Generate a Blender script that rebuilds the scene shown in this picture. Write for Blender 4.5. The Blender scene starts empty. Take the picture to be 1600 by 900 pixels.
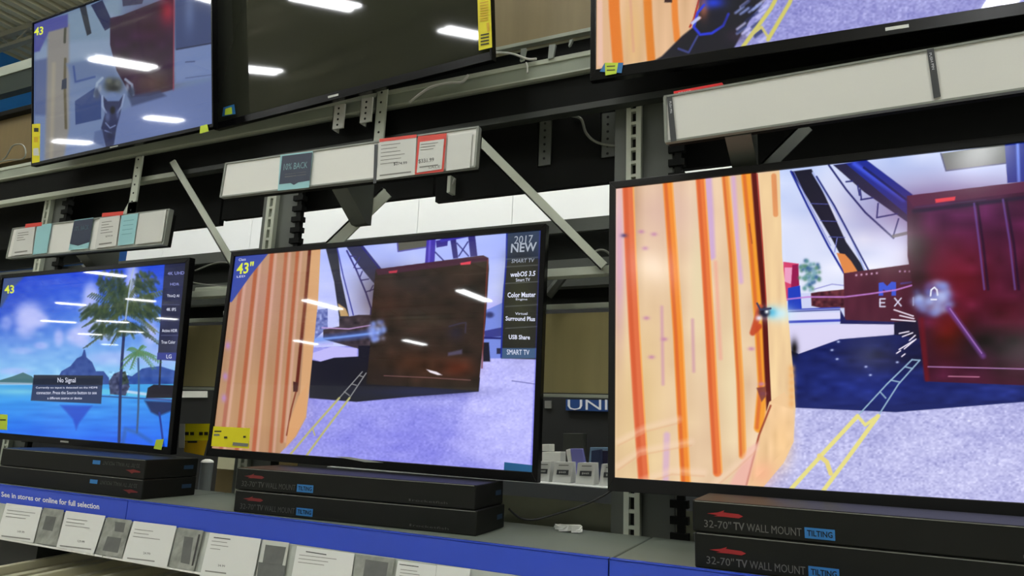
import bpy, bmesh, math, random
import numpy as np
from math import sin, cos, pi, radians
from mathutils import Vector

# ------------------------------------------------------------------ camera, world, exposure
H = 1.40                                   # eye height above the shop floor
F_PX = 1084.08; YAW = .4418; PITCH = .19428; ROLL = .03959
def cam_axes():
    fw = np.array([-sin(YAW)*cos(PITCH), cos(YAW)*cos(PITCH), sin(PITCH)])
    r0 = np.array([cos(YAW), sin(YAW), 0.]); u0 = np.cross(r0, fw)
    return cos(ROLL)*r0+sin(ROLL)*u0, -sin(ROLL)*r0+cos(ROLL)*u0, fw
AR, AU, AF = cam_axes()
O = np.array([0, 0, H])
sc = bpy.context.scene
COL = sc.collection
cd = bpy.data.cameras.new('camera'); cam = bpy.data.objects.new('camera', cd); COL.objects.link(cam)
from mathutils import Matrix
cam.matrix_world = Matrix(((AR[0], AU[0], -AF[0], 0), (AR[1], AU[1], -AF[1], 0), (AR[2], AU[2], -AF[2], H), (0, 0, 0, 1)))
cd.sensor_width = 36; cd.lens = 36*F_PX/1600; cd.clip_start = .02; cd.clip_end = 400
sc.camera = cam
w = bpy.data.worlds.new('world'); sc.world = w; w.use_nodes = True
w.node_tree.nodes['Background'].inputs[0].default_value = (.80, .86, .74, 1)
w.node_tree.nodes['Background'].inputs[1].default_value = .34
sc.view_settings.view_transform = 'Standard'
try: sc.view_settings.look = 'None'
except Exception: pass
sc.view_settings.exposure = 0.0; sc.view_settings.gamma = 1; sc.view_settings.use_curve_mapping = False
TUBE = 46.0                                # luminance of the fluorescent tubes
CEIL = H+4.7

def ray(px, py): return AF + AR*((px-800)/F_PX) + AU*((450-py)/F_PX)
def at(px, py, Y):
    d = ray(px, py); return O+d*(Y/d[1])
def atz(px, py, z):
    d = ray(px, py); return O+d*((z-H)/d[2])
def atx(px, py, X):
    d = ray(px, py); return O+d*(X/d[0])
def proj(P):
    q = np.asarray(P)-O; x = q@AR; y = q@AU; z = q@AF
    return 800+F_PX*x/z, 450-F_PX*y/z

# ------------------------------------------------------------------ materials
def lin(c):
    c = np.asarray(c, float)/255.
    return np.where(c <= .04045, c/12.92, ((c+.055)/1.055)**2.4)
MATS = {}
def mat(name, rgb, rough=.5, metal=0., spec=.5, noise=0., nscale=8., emit=None, es=0., bump=0., bscale=60., stretch=None, coat=0.):
    if name in MATS: return MATS[name]
    m = bpy.data.materials.new(name); m.use_nodes = True; nt = m.node_tree; b = nt.nodes['Principled BSDF']
    c = (*[float(x) for x in lin(rgb)], 1)
    b.inputs['Base Color'].default_value = c; b.inputs['Roughness'].default_value = rough
    b.inputs['Metallic'].default_value = metal; b.inputs['Specular IOR Level'].default_value = spec
    b.inputs['Coat Weight'].default_value = coat
    if noise or bump:
        tc = nt.nodes.new('ShaderNodeTexCoord'); mp = nt.nodes.new('ShaderNodeMapping')
        if stretch: mp.inputs['Scale'].default_value = stretch
        nt.links.new(tc.outputs['Object'], mp.inputs['Vector'])
    if noise:
        n = nt.nodes.new('ShaderNodeTexNoise'); n.inputs['Scale'].default_value = nscale; n.inputs['Detail'].default_value = 5
        r = nt.nodes.new('ShaderNodeValToRGB')
        r.color_ramp.elements[0].position = .3; r.color_ramp.elements[1].position = .7
        r.color_ramp.elements[0].color = (*[x*(1-noise) for x in c[:3]], 1)
        r.color_ramp.elements[1].color = (*[min(1, x*(1+noise)) for x in c[:3]], 1)
        nt.links.new(mp.outputs[0], n.inputs['Vector']); nt.links.new(n.outputs['Fac'], r.inputs[0]); nt.links.new(r.outputs[0], b.inputs['Base Color'])
    if bump:
        n = nt.nodes.new('ShaderNodeTexNoise'); n.inputs['Scale'].default_value = bscale
        bp = nt.nodes.new('ShaderNodeBump'); bp.inputs['Strength'].default_value = bump; bp.inputs['Distance'].default_value = .002
        nt.links.new(mp.outputs[0], n.inputs['Vector']); nt.links.new(n.outputs['Fac'], bp.inputs['Height']); nt.links.new(bp.outputs[0], b.inputs['Normal'])
    if emit is not None:
        b.inputs['Emission Color'].default_value = (*[float(x) for x in lin(emit)], 1); b.inputs['Emission Strength'].default_value = es
    MATS[name] = m; return m
def screen_mat(name, rough=.03, spec=.5, base=.014):
    m = bpy.data.materials.new(name); m.use_nodes = True; nt = m.node_tree; b = nt.nodes['Principled BSDF']
    b.inputs['Base Color'].default_value = (base, base, base*.85, 1); b.inputs['Roughness'].default_value = rough
    b.inputs['Specular IOR Level'].default_value = spec
    a = nt.nodes.new('ShaderNodeAttribute'); a.attribute_name = 'picture'
    nt.links.new(a.outputs['Color'], b.inputs['Emission Color']); b.inputs['Emission Strength'].default_value = 1
    m.cycles.emission_sampling = 'NONE'
    return m

M_STEEL = mat('grey_green_steel', (186, 192, 176), .45, noise=.08, nscale=5, bump=.1)
M_STEELD = mat('dark_grey_steel', (84, 88, 82), .5, noise=.1, nscale=5)
M_BLACKM = mat('black_painted_steel', (17, 18, 16), .6, spec=.12, noise=.15)
M_SLOT = mat('slot_dark', (12, 12, 11), .8)
M_BEZEL = mat('gloss_black_bezel', (12, 12, 13), .22, spec=.22)
M_BEZELM = mat('satin_black_bezel', (20, 20, 20), .42, spec=.3)
M_HOUS = mat('black_plastic_housing', (14, 14, 14), .6, spec=.15)
M_WHITE = mat('white_sign_card', (222, 222, 216), .45)
M_PAPER = mat('white_paper', (206, 207, 202), .6)
M_WPLAS = mat('white_plastic', (216, 216, 208), .35)
M_BLUE = mat('royal_blue_trim', (54, 82, 204), .25, noise=.06, nscale=3, bump=1., bscale=9)
M_SHELF = mat('grey_green_shelf', (112, 120, 110), .38, noise=.07, nscale=6, bump=.05)
M_TAN = mat('tan_wood_board', (156, 140, 104), .55, noise=.10, nscale=3, stretch=(6, 1, .6))
M_TAND = mat('brown_wood_board', (176, 164, 112), .6, noise=.08, nscale=3, stretch=(6, 1, .6))
M_CARTON = mat('black_carton', (24, 25, 22), .5, spec=.2, noise=.12, nscale=9)
M_CEDGE = mat('carton_edge_highlight', (120, 120, 112), .6)  # pale tone painted for the highlight along carton edges
M_RED = mat('red_print', (150, 28, 30), .5)
M_REDC = mat('red_card_header', (206, 62, 50), .5)
M_BLUEP = mat('blue_print', (40, 112, 174), .5)
M_GREYP = mat('grey_print', (118, 118, 112), .5)
M_DGREY = mat('dark_grey_print', (60, 62, 64), .5)
M_NAVY = mat('navy_card', (40, 50, 72), .5)
M_TEAL = mat('pale_teal_card', (146, 196, 202), .5)
M_YEL = mat('yellow_label', (226, 214, 20), .45)
M_YELG = mat('lime_label', (200, 222, 60), .45)
M_YELO = mat('amber_label', (214, 172, 24), .45)
M_INK = mat('black_ink', (26, 24, 20), .5)
M_CHROME = mat('bare_zinc', (190, 192, 186), .35, metal=.6)
M_CABLE = mat('black_cable', (16, 16, 16), .5)
M_CABLEG = mat('grey_cable', (122, 124, 114), .5)
M_WTXT = mat('white_print', (228, 230, 236), .5)

# ------------------------------------------------------------------ mesh builder
class MB:
    def __init__(s): s.v = []; s.f = []; s.m = []
    def add(s, vs, fs, mi=0):
        n = len(s.v); s.v += [tuple(float(c) for c in v) for v in vs]; s.f += [tuple(i+n for i in f) for f in fs]; s.m += [mi]*len(fs)
    def hexa(s, a, b, mi=0):      # a,b: 4 corners each (front, back)
        s.add(list(a)+list(b), [(0, 1, 2, 3), (7, 6, 5, 4), (0, 4, 5, 1), (1, 5, 6, 2), (2, 6, 7, 3), (3, 7, 4, 0)], mi); return s
    def box(s, x0, x1, y0, y1, z0, z1, mi=0):
        return s.hexa([(x0, y0, z0), (x1, y0, z0), (x1, y0, z1), (x0, y0, z1)], [(x0, y1, z0), (x1, y1, z0), (x1, y1, z1), (x0, y1, z1)], mi)
    def prism(s, pts, off, mi=0):  # polygon pts extruded by vector off
        n = len(pts); pts = [np.asarray(p, float) for p in pts]; off = np.asarray(off, float)
        s.add(pts+[p+off for p in pts], [tuple(range(n)), tuple(range(2*n-1, n-1, -1))]+[(i, i+n, (i+1) % n+n, (i+1) % n) for i in range(n)], mi); return s
    def tube(s, pts, r, n=8, mi=0):
        pts = [np.asarray(p, float) for p in pts]; rings = []
        for i, p in enumerate(pts):
            t = pts[min(i+1, len(pts)-1)]-pts[max(i-1, 0)]; t = t/(np.linalg.norm(t)+1e-12)
            a = np.cross(t, [0, 0, 1.]);
            if np.linalg.norm(a) < .1: a = np.cross(t, [0, 1., 0])
            a /= np.linalg.norm(a); b = np.cross(t, a)
            rr = r[i] if hasattr(r, '__len__') else r
            rings.append([p+rr*(cos(2*pi*k/n)*a+sin(2*pi*k/n)*b) for k in range(n)])
        vs = [v for rg in rings for v in rg]; fs = []
        for i in range(len(pts)-1):
            for k in range(n): fs.append((i*n+k, i*n+(k+1) % n, (i+1)*n+(k+1) % n, (i+1)*n+k))
        fs.append(tuple(range(n-1, -1, -1))); fs.append(tuple((len(pts)-1)*n+k for k in range(n)))
        s.add(vs, fs, mi); return s
    def build(s, name, mats, parent=None, bevel=0., smooth=False):
        if not isinstance(mats, (list, tuple)): mats = [mats]
        V = np.array(s.v)
        if parent is not None: base = np.array(parent['_base'])
        else:
            lo = V.min(0); hi = V.max(0); base = np.array([(lo[0]+hi[0])/2, (lo[1]+hi[1])/2, lo[2]])
        me = bpy.data.meshes.new(name); me.from_pydata((V-base).tolist(), [], s.f)
        for m in mats: me.materials.append(m)
        me.polygons.foreach_set('material_index', s.m)
        bm = bmesh.new(); bm.from_mesh(me); bmesh.ops.recalc_face_normals(bm, faces=bm.faces)
        bm.to_mesh(me); bm.free()
        if smooth: me.polygons.foreach_set('use_smooth', [True]*len(me.polygons))
        o = bpy.data.objects.new(name, me); COL.objects.link(o)
        o['_base'] = base.tolist()
        if parent is not None: o.parent = parent
        else: o.location = base
        if bevel:
            b = o.modifiers.new('bevel', 'BEVEL'); b.width = bevel; b.segments = 2; b.limit_method = 'ANGLE'
        return o
ALL = []
def fix_child_base(o, parent):
    pass
def tag(o, label, cat, group=None, kind=None):
    o['label'] = label; o['category'] = cat
    if group: o['group'] = group
    if kind: o['kind'] = kind
    return o
def struct(o): o['kind'] = 'structure'; return o
def empty(name, loc):
    o = bpy.data.objects.new(name, None); COL.objects.link(o); o.location = loc; o.empty_display_size = .05
    o['_base'] = [float(c) for c in loc]; return o

def bez(pts, n=24):
    pts = [np.asarray(p, float) for p in pts]; out = []
    P = [pts[0]]+pts+[pts[-1]]
    for i in range(1, len(P)-2):
        p0, p1, p2, p3 = P[i-1:i+3]
        for k in range(n):
            t = k/n
            out.append(.5*((2*p1)+(-p0+p2)*t+(2*p0-5*p1+4*p2-p3)*t*t+(-p0+3*p1-3*p2+p3)*t**3))
    out.append(pts[-1]); return out

# flat lettering laid in a pixel-measured quad of a plane: fn(px,py) -> point just proud of the surface
_txt_cache = {}
def text_mesh(st, bold=False):
    k = (st, bold)
    if k in _txt_cache: return _txt_cache[k]
    cu = bpy.data.curves.new('t', 'FONT'); cu.body = st; cu.resolution_u = 2
    if bold: cu.offset = .02
    o = bpy.data.objects.new('t', cu); COL.objects.link(o)
    dg = bpy.context.evaluated_depsgraph_get(); ev = o.evaluated_get(dg); me = ev.to_mesh()
    V = np.array([v.co[:] for v in me.vertices]); F = [tuple(p.vertices) for p in me.polygons]
    ev.to_mesh_clear(); bpy.data.objects.remove(o); bpy.data.curves.remove(cu)
    lo = V.min(0); hi = V.max(0); V = (V-lo)/np.maximum(hi-lo, 1e-6)
    _txt_cache[k] = (V, F); return V, F
def put_text(mb, st, quad, fn, mi=0, bold=False):
    V, F = text_mesh(st, bold); tl, tr, br, bl = [np.array(q, float) for q in quad]
    out = []
    for v in V:
        u, t = v[0], v[1]; p = (bl*(1-u)+br*u)*(1-t)+(tl*(1-u)+tr*u)*t; out.append(fn(*p))
    mb.add(out, F, mi)
def put_quad(mb, quad, fn, mi=0):
    mb.add([fn(*q) for q in quad], [tuple(range(len(quad)))], mi)

# ------------------------------------------------------------------ room shell
m_floor = mat('shop_floor', (176, 172, 158), .35, noise=.1, nscale=2)
struct(MB().box(-112, 16, -76, 12, -.1, 0).build('floor', m_floor))
m_ceil = mat('metal_deck', (206, 202, 170), .6)
cb = MB()
cb.box(-112, 16, -76, 1.2, CEIL, CEIL+.1)
x = -14.0                                   # corrugated deck where the photo shows it
while x < -4:
    cb.hexa([(x, 1.2, CEIL), (x+.10, 1.2, CEIL), (x+.13, 1.2, CEIL+.08), (x-.03, 1.2, CEIL+.08)],
            [(x, 12, CEIL), (x+.10, 12, CEIL), (x+.13, 12, CEIL+.08), (x-.03, 12, CEIL+.08)])
    x += .2
cb.box(-14.2, 16, 1.2, 12, CEIL+.08, CEIL+.16)
struct(cb.build('ceiling', m_ceil))
m_bwall = mat('blue_wall_paint', (52, 146, 236), .6, noise=.04)
WX = float(atz(0, 80, CEIL)[0])
struct(MB().box(WX-.1, WX, 2.2, 12, 0, CEIL).build('wall_left', m_bwall))
struct(MB().box(WX, 16, 12, 12.1, 0, CEIL).build('wall_back', mat('pale_back_wall', (120, 116, 100), .7)))
# steel joist under the deck
jo = MB()
c0 = at(20, 50, 3.0); s_ = (CEIL-.12-H)/(c0[2]-H); jy = 3.0*s_
jo.box(-14, -3, jy, jy+.07, CEIL-.13, CEIL-.06); jo.box(-14, -3, jy, jy+.07, CEIL-.30, CEIL-.25)
x = -14
while x < -3.4:
    jo.tube([(x, jy+.035, CEIL-.27), (x+.3, jy+.035, CEIL-.1), (x+.6, jy+.035, CEIL-.27)], .012, 6); x += .6
tag(jo.build('roof_joist', mat('cream_joist', (166, 160, 134), .55)), 'cream steel roof joist under the ribbed ceiling, top left corner', 'joist')

for k in range(12):
    jm = MB(); yj = -1.5-3.2*k; jm.box(-60, 12, yj, yj+.09, CEIL-.45, CEIL-.38); jm.box(-60, 12, yj, yj+.09, CEIL-.08, CEIL)
    for q in range(48): jm.tube([(-60+1.5*q, yj+.045, CEIL-.40), (-59.25+1.5*q, yj+.045, CEIL-.06), (-58.5+1.5*q, yj+.045, CEIL-.40)], .02, 5)
    tag(jm.build('roof_joist', mat('cream_joist', (166, 160, 134), .55)), 'cream steel roof joist over the sales floor behind the viewer', 'joist', 'roof joists over the sales floor')
# ------------------------------------------------------------------ fluorescent fixtures
M_TUBE = bpy.data.materials.new('lit_tube'); M_TUBE.use_nodes = True
_b = M_TUBE.node_tree.nodes['Principled BSDF']; _b.inputs['Base Color'].default_value = (.8, .8, .8, 1)
_b.inputs['Emission Color'].default_value = (.97, .99, 1, 1); _b.inputs['Emission Strength'].default_value = TUBE
M_FIX = mat('white_enamel', (220, 220, 214), .4)
def ceiling_light(x, y, L=1.15):
    z = H+3.6
    r = empty('ceiling_light', (x, y, z))
    m = MB(); m.hexa([(x-.05, y-L/2, z+.06), (x+.05, y-L/2, z+.06), (x+.10, y-L/2, z+.012), (x-.10, y-L/2, z+.012)],
                     [(x-.05, y+L/2, z+.06), (x+.05, y+L/2, z+.06), (x+.10, y+L/2, z+.012), (x-.10, y+L/2, z+.012)])
    m.build('reflector', M_FIX, r)
    for s in (-1, 1):
        m = MB(); m.box(x+s*.085-.05, x+s*.085+.05, y-L/2+.02, y+L/2-.02, z-.02, z+.009); m.build('tube', M_TUBE, r)
    for s in (-1, 1):
        m = MB(); m.tube([(x, y+s*L*.35, z+.06), (x, y+s*L*.35, CEIL+.001)], .006, 6); m.build('hanger', M_STEELD, r)
    tag(r, 'twin-tube fluorescent ceiling light hanging over the sales floor', 'ceiling light', 'fluorescent ceiling lights')
    return r
lights = [(-10.15, -4.5), (-13.75, -7.9), (-17.3, -8.0), (-7.0, -6.35), (-6.9, -3.5),
          (-15.05, -14.4), (-23.5, -23.1), (-17.7, -23.8), (-9.4, -14.2), (-25.2, -12.9), (-38.8, -19.5), (-33.4, -19.9),
          (-54.4, -27.6), (-50.8, -29.5), (-63.6, -39.5), (-72, -40.6), (-44.4, -29.4), (-101, -61),
          (1.3, -11.5), (-3.4, -12.4), (1.9, -7.1), (1.9, -31.5), (7.3, -30.5), (2.2, -4.6),
          (-4, -1.2), (-4, -3.4), (-1, -.2), (-1, -2.2), (2, -1.0), (2, -2.6), (-5.2, 2.0), (-3.9, 2.0), (-2.6, 2.0), (-1.3, 2.0), (0, 2.0), (1.2, 2.0)]  # last six: unseen fixtures added over the rear aisle to brighten the fascia
for i, (x, y) in enumerate(lights):
    far = x < -12 or y < -12
    ceiling_light(x, y, (.85 if y > -9 and x < -12 else 1.0) if not far or y > -9 else (1.7 if y < -13 and x > -20 else (1.5 if x > -45 else 2.4)))

# ------------------------------------------------------------------ pictures on the screens (drawn from shapes, stored per vertex)
class Canvas:
    def __init__(s, X, Y): s.X = X; s.Y = Y; s.c = np.zeros(X.shape+(3,))+128.; s.rng = np.random.RandomState(4)
    def _bb(s, x0, x1, y0, y1):
        m = (s.X >= x0) & (s.X <= x1) & (s.Y >= y0) & (s.Y <= y1)
        r = np.where(m.any(1))[0]; c = np.where(m.any(0))[0]
        if len(r) == 0: return None
        return slice(r[0], r[-1]+1), slice(c[0], c[-1]+1)
    def _mix(s, b, a, col):
        a = a[..., None]; s.c[b] = s.c[b]*(1-a)+np.asarray(col, float)*a
    def fill(s, col): s.c[:] = col
    def vgrad(s, y0, c0, y1, c1, pts=None):
        t = np.clip((s.Y-y0)/(y1-y0), 0, 1)[..., None]; g = np.asarray(c0, float)*(1-t)+np.asarray(c1, float)*t
        if pts is None: s.c[:] = g
        else:
            b, a = s._poly(pts, 1.); 
            if b: s.c[b] = s.c[b]*(1-a[..., None])+g[b]*a[..., None]
    def _poly(s, pts, soft):
        P = np.array(pts, float); b = s._bb(P[:, 0].min()-soft, P[:, 0].max()+soft, P[:, 1].min()-soft, P[:, 1].max()+soft)
        if b is None: return None, None
        X = s.X[b]; Y = s.Y[b]; ins = np.zeros(X.shape, bool); d2 = np.full(X.shape, 1e9)
        for i in range(len(P)):
            x0, y0 = P[i-1]; x1, y1 = P[i]
            if y0 != y1:
                cnd = ((y0 > Y) != (y1 > Y)) & (X < (x1-x0)*(Y-y0)/(y1-y0)+x0); ins ^= cnd
            dx, dy = x1-x0, y1-y0; t = np.clip(((X-x0)*dx+(Y-y0)*dy)/(dx*dx+dy*dy+1e-9), 0, 1)
            d2 = np.minimum(d2, (X-x0-t*dx)**2+(Y-y0-t*dy)**2)
        d = np.sqrt(d2); sd = np.where(ins, d, -d); return b, np.clip(.5+sd/soft, 0, 1)
    def poly(s, pts, col, a=1., soft=1.2):
        b, m = s._poly(pts, soft)
        if b: s._mix(b, m*a, col)
    def line(s, pts, col, w=2., a=1., soft=1.2):
        P = np.array(pts, float); b = s._bb(P[:, 0].min()-w-2, P[:, 0].max()+w+2, P[:, 1].min()-w-2, P[:, 1].max()+w+2)
        if b is None: return
        X = s.X[b]; Y = s.Y[b]; d2 = np.full(X.shape, 1e9)
        for i in range(1, len(P)):
            x0, y0 = P[i-1]; x1, y1 = P[i]; dx, dy = x1-x0, y1-y0
            t = np.clip(((X-x0)*dx+(Y-y0)*dy)/(dx*dx+dy*dy+1e-9), 0, 1); d2 = np.minimum(d2, (X-x0-t*dx)**2+(Y-y0-t*dy)**2)
        s._mix(b, np.clip((w/2-np.sqrt(d2))/soft+.5, 0, 1)*a, col)
    def blob(s, x, y, rx, ry, col, a=1., p=1., ang=0.):
        R = max(rx, ry)*2.2; b = s._bb(x-R, x+R, y-R, y+R)
        if b is None: return
        dx = s.X[b]-x; dy = s.Y[b]-y; u = dx*cos(ang)+dy*sin(ang); v = -dx*sin(ang)+dy*cos(ang)
        s._mix(b, np.exp(-((u/rx)**2+(v/ry)**2)**p)*a, col)
    def noise(s, pts, amp, sx, sy=None, soft=2.):
        sy = sy or sx; b, m = s._poly(pts, soft)
        if not b: return
        X = s.X[b]; Y = s.Y[b]; G = s.rng.randn(256, 256); gx = X/sx; gy = Y/sy
        ix = np.floor(gx).astype(int); iy = np.floor(gy).astype(int); fx = gx-ix; fy = gy-iy
        g = lambda i, j: G[i % 256, j % 256]
        n = (g(ix, iy)*(1-fx)+g(ix+1, iy)*fx)*(1-fy)+(g(ix, iy+1)*(1-fx)+g(ix+1, iy+1)*fx)*fy
        s.c[b] += (n*m)[..., None]*np.asarray(amp, float)

def scene_wide(c):      # the yard scene on the right-hand television
    c.vgrad(240, (196, 212, 252), 430, (226, 230, 252))
    c.noise([(1200, 220), (2000, 100), (2000, 450), (1200, 460)], (9, 7, 3), 45, 22)
    c.blob(1360, 320, 60, 22, (190, 208, 250), .6, ang=.3); c.blob(1300, 300, 30, 60, (232, 236, 255), .6)
    # ground
    G = [(1200, 505), (1500, 500), (2300, 500), (2300, 860), (1100, 820), (1190, 640)]
    c.poly(G, (190, 190, 236))
    c.noise(G, (13, 13, 10), 3.2, 2.4); c.noise(G, (6, 6, 4), 9, 6); c.noise(G, (5, 5, 3), 40, 20)
    # distance: stacks, walls, tree
    c.poly([(1218, 458), (1330, 458), (1330, 512), (1218, 512)], (206, 212, 246))
    c.poly([(1224, 409), (1240, 411), (1248, 412), (1248, 452), (1236, 470), (1224, 470)], (214, 66, 110)); c.poly([(1226, 418), (1238, 418), (1236, 444), (1226, 440)], (238, 160, 196))
    c.poly([(1238, 414), (1247, 413), (1249, 446), (1236, 450)], (150, 24, 80))
    c.poly([(1231, 450), (1250, 446), (1253, 484), (1231, 484)], (34, 62, 190))
    for i in range(70):
        a = c.rng.rand()*6.3; r = c.rng.rand()**.6; x = 1265+17*r*cos(a); y = 430+25*r*sin(a)
        c.blob(x, y, 3, 3, [(96, 150, 150), (60, 100, 150), (130, 170, 190), (90, 140, 110)][i % 4], .8)
    c.line([(1272, 452), (1300, 444), (1318, 446)], (150, 150, 215), 1.6); c.line([(1280, 456), (1318, 452)], (240, 236, 250), 2)
    c.poly([(1267, 458), (1279, 456), (1320, 452), (1322, 481), (1282, 481), (1268, 478)], (86, 38, 50)); c.noise([(1267, 458), (1320, 452), (1322, 481), (1268, 478)], (20, 12, 10), 4)
    c.line([(1232, 484), (1312, 481)], (70, 84, 190), 2.4); c.poly([(1234, 489), (1313, 488), (1313, 497), (1234, 500)], (222, 220, 250)); c.line([(1232, 503), (1330, 500)], (66, 76, 190), 4); c.line([(1232, 487), (1312, 484)], (34, 40, 130), 1.6)
    # cranes
    c.poly([(1236, 268), (1268, 264), (1290, 308), (1322, 378), (1354, 424), (1328, 426), (1300, 374), (1262, 310)], (24, 24, 44))
    c.line([(1236, 268), (1262, 322), (1294, 384), (1319, 427)], (24, 40, 150), 3.2); c.line([(1240, 268), (1266, 322), (1298, 384)], (120, 130, 210), 1.2)
    c.line([(1270, 270), (1298, 316), (1330, 372), (1352, 424)], (176, 190, 240), 3); c.line([(1276, 276), (1304, 322), (1358, 424)], (20, 32, 120), 2.6)
    for y in (318, 345, 370): c.line([(1262+(y-310)*.55, y), (1290+(y-310)*.5, y+1)], (90, 100, 190), 1)
    c.line([(1308, 372), (1304, 394)], (130, 140, 220), 1.4)
    c.poly([(1307, 395), (1320, 397), (1330, 408), (1340, 424), (1319, 427)], (226, 138, 74))
    c.poly([(1302, 258), (1354, 250), (1426, 304), (1418, 347), (1400, 334), (1360, 300)], (26, 42, 150))
    c.poly([(1302, 258), (1322, 256), (1418, 336), (1418, 347), (1396, 332), (1350, 300)], (34, 32, 66)); c.line([(1335, 256), (1412, 312)], (60, 84, 224), 7, soft=5)
    c.line([(1350, 262), (1416, 312)], (16, 24, 96), 4)
    c.line([(1295, 258), (1322, 296), (1352, 332), (1396, 372)], (30, 36, 110), 3)
    for (a, b) in [((1322, 284), (1332, 283)), ((1345, 312), (1364, 309)), ((1344, 296), (1346, 312)), ((1372, 318), (1370, 340)), ((1370, 340), (1402, 334)), ((1404, 342), (1396, 368)), ((1340, 290), (1343, 305))]: c.line([a, b], (36, 44, 120), 2.4)
    c.line([(1396, 369), (1418, 364)], (90, 90, 80), 5, .8)
    # sign plate + pillar
    c.poly([(1470, 240), (1576, 224), (1573, 255), (1478, 267)], (104, 108, 104)); c.line([(1470, 240), (1478, 267), (1573, 255)], (70, 74, 120), 2)
    c.poly([(1570, 226), (1640, 214), (1640, 280), (1574, 286)], (34, 52, 150)); c.line([(1590, 226), (1592, 284)], (110, 140, 235), 5, soft=3)
    # container with lettering
    c.poly([(1318, 427), (1340, 424), (1420, 413), (1440, 440), (1440, 503), (1320, 503)], (82, 32, 52)); c.noise([(1318, 427), (1440, 413), (1440, 503), (1320, 503)], (6, 4, 4), 9, 30)
    for x in range(1338, 1372, 8): c.blob(x, 430-(x-1338)*.1, 1.6, 1.6, (230, 190, 220))
    for x in (1406, 1414, 1421): c.blob(x, 424, 1.5, 1.5, (220, 180, 220))
    c.poly([(1373, 442), (1380, 441), (1386, 447), (1393, 440), (1400, 441), (1400, 462), (1393, 462), (1393, 452), (1386, 456), (1380, 452), (1380, 462), (1373, 462)], (62, 88, 214)); c.line([(1408, 443), (1424, 441)], (70, 80, 190), 3, .6)
    W = (222, 222, 246)
    for q in [[(1383, 467), (1375, 467), (1375, 479), (1383, 479)], [(1375, 473), (1382, 473)], [(1398, 466), (1408, 478)], [(1408, 466), (1398, 478)], [(1427, 465), (1427, 477)]]: c.line(q, W, 2)
    # pale slab, shadow
    c.poly([(1232, 508), (1397, 505), (1398, 523), (1312, 532), (1248, 553), (1234, 540)], (220, 214, 246))
    c.poly([(1313, 484), (1322, 500), (1398, 503), (1398, 507), (1313, 506)], (30, 30, 90))
    c.poly([(1397, 503), (1436, 500), (1440, 565), (1397, 540)], (20, 18, 52))
    c.poly([(1236, 548), (1248, 553), (1312, 530), (1398, 523), (1440, 530), (1700, 560), (2300, 560), (2300, 600), (1600, 628), (1500, 636), (1400, 644), (1243, 637), (1236, 600)], (20, 30, 96))
    c.blob(1350, 605, 90, 24, (26, 42, 132), .8); c.blob(1560, 612, 70, 14, (34, 52, 150), .6); c.blob(1400, 560, 70, 18, (22, 22, 64), .8); c.blob(1241, 545, 6, 14, (20, 16, 20))
    c.noise([(1236, 548), (1440, 525), (2000, 600), (1600, 628), (1243, 637)], (5, 6, 10), 14, 6)
    # red container
    RC = [(1417, 306), (1600, 284), (2300, 200), (2300, 600), (1600, 602), (1446, 596), (1436, 520), (1430, 470), (1418, 400)]
    c.poly(RC, (70, 18, 44)); c.blob(1500, 330, 140, 50, (84, 26, 84), .7); c.blob(1495, 440, 55, 60, (116, 20, 40), .8); c.blob(1485, 525, 26, 30, (160, 26, 12), .8); c.blob(1575, 500, 50, 40, (90, 10, 34), .7)
    c.blob(1545, 540, 90, 34, (22, 14, 20), .8); c.blob(1436, 430, 14, 60, (52, 24, 34), .8); c.noise(RC, (10, 4, 8), 22, 14)
    c.poly([(1417, 306), (1600, 284), (2100, 225), (2100, 238), (1600, 300), (1426, 322)], (88, 30, 66))
    c.line([(1428, 330), (1600, 309)], (30, 18, 50), 6, .8, 4); c.line([(1430, 324), (1540, 312)], (60, 60, 90), 1.4, .6)
    for (a, b, d) in [((1522, 318), (1530, 380), (1538, 452)), ((1567, 312), (1578, 380), (1586, 452))]: c.line([a, b, d], (104, 74, 150), 3, .8, 2); c.line([(a[0]+5, a[1]), (b[0]+6, b[1]), (d[0]+6, d[1])], (34, 10, 40), 4, .8, 2)
    c.poly([(1461, 311), (1493, 307), (1492, 313), (1462, 317)], (226, 62, 76))
    c.line([(1440, 500), (1448, 592)], (110, 16, 30), 8, .7, 5); c.line([(1450, 573), (1540, 575), (1620, 577)], (190, 140, 200), 1.6, .9); c.line([(1482, 588), (1530, 589)], (190, 120, 150), 1.6)
    # smoke, streaks, sparks
    c.line([(1226, 468), (1262, 464), (1320, 464), (1360, 459), (1400, 453), (1424, 446)], (196, 130, 214), 2.4, .9)
    for i in range(60):
        a = c.rng.rand()*6.3; r = c.rng.rand()**.5; c.blob(1458+30*r*cos(a), 466+25*r*sin(a), 6+4*c.rng.rand(), 6, [(150, 170, 236), (110, 130, 214), (190, 206, 250)][i % 3], .35)
    c.line([(1454, 462), (1455, 453), (1460, 449), (1464, 453), (1465, 461)], (238, 240, 255), 2.4); c.line([(1455, 468), (1463, 468)], (238, 240, 255), 2.4)
    c.line([(1482, 482), (1510, 520), (1536, 556)], (112, 66, 150), 8, .8, 6); c.line([(1484, 482), (1534, 552)], (190, 140, 220), 1.4, .8)
    for a, b in [((1397, 484), (1427, 494)), ((1406, 493), (1428, 498)), ((1393, 499), (1430, 502)), ((1405, 521), (1420, 518)), ((1410, 526), (1426, 520)), ((1421, 532), (1430, 524)), ((1405, 546), (1428, 532)), ((1413, 545), (1431, 530)), ((1401, 552), (1407, 548)), ((1409, 557), (1414, 553))]: c.line([a, b], (250, 240, 255), 1.8)
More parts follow.
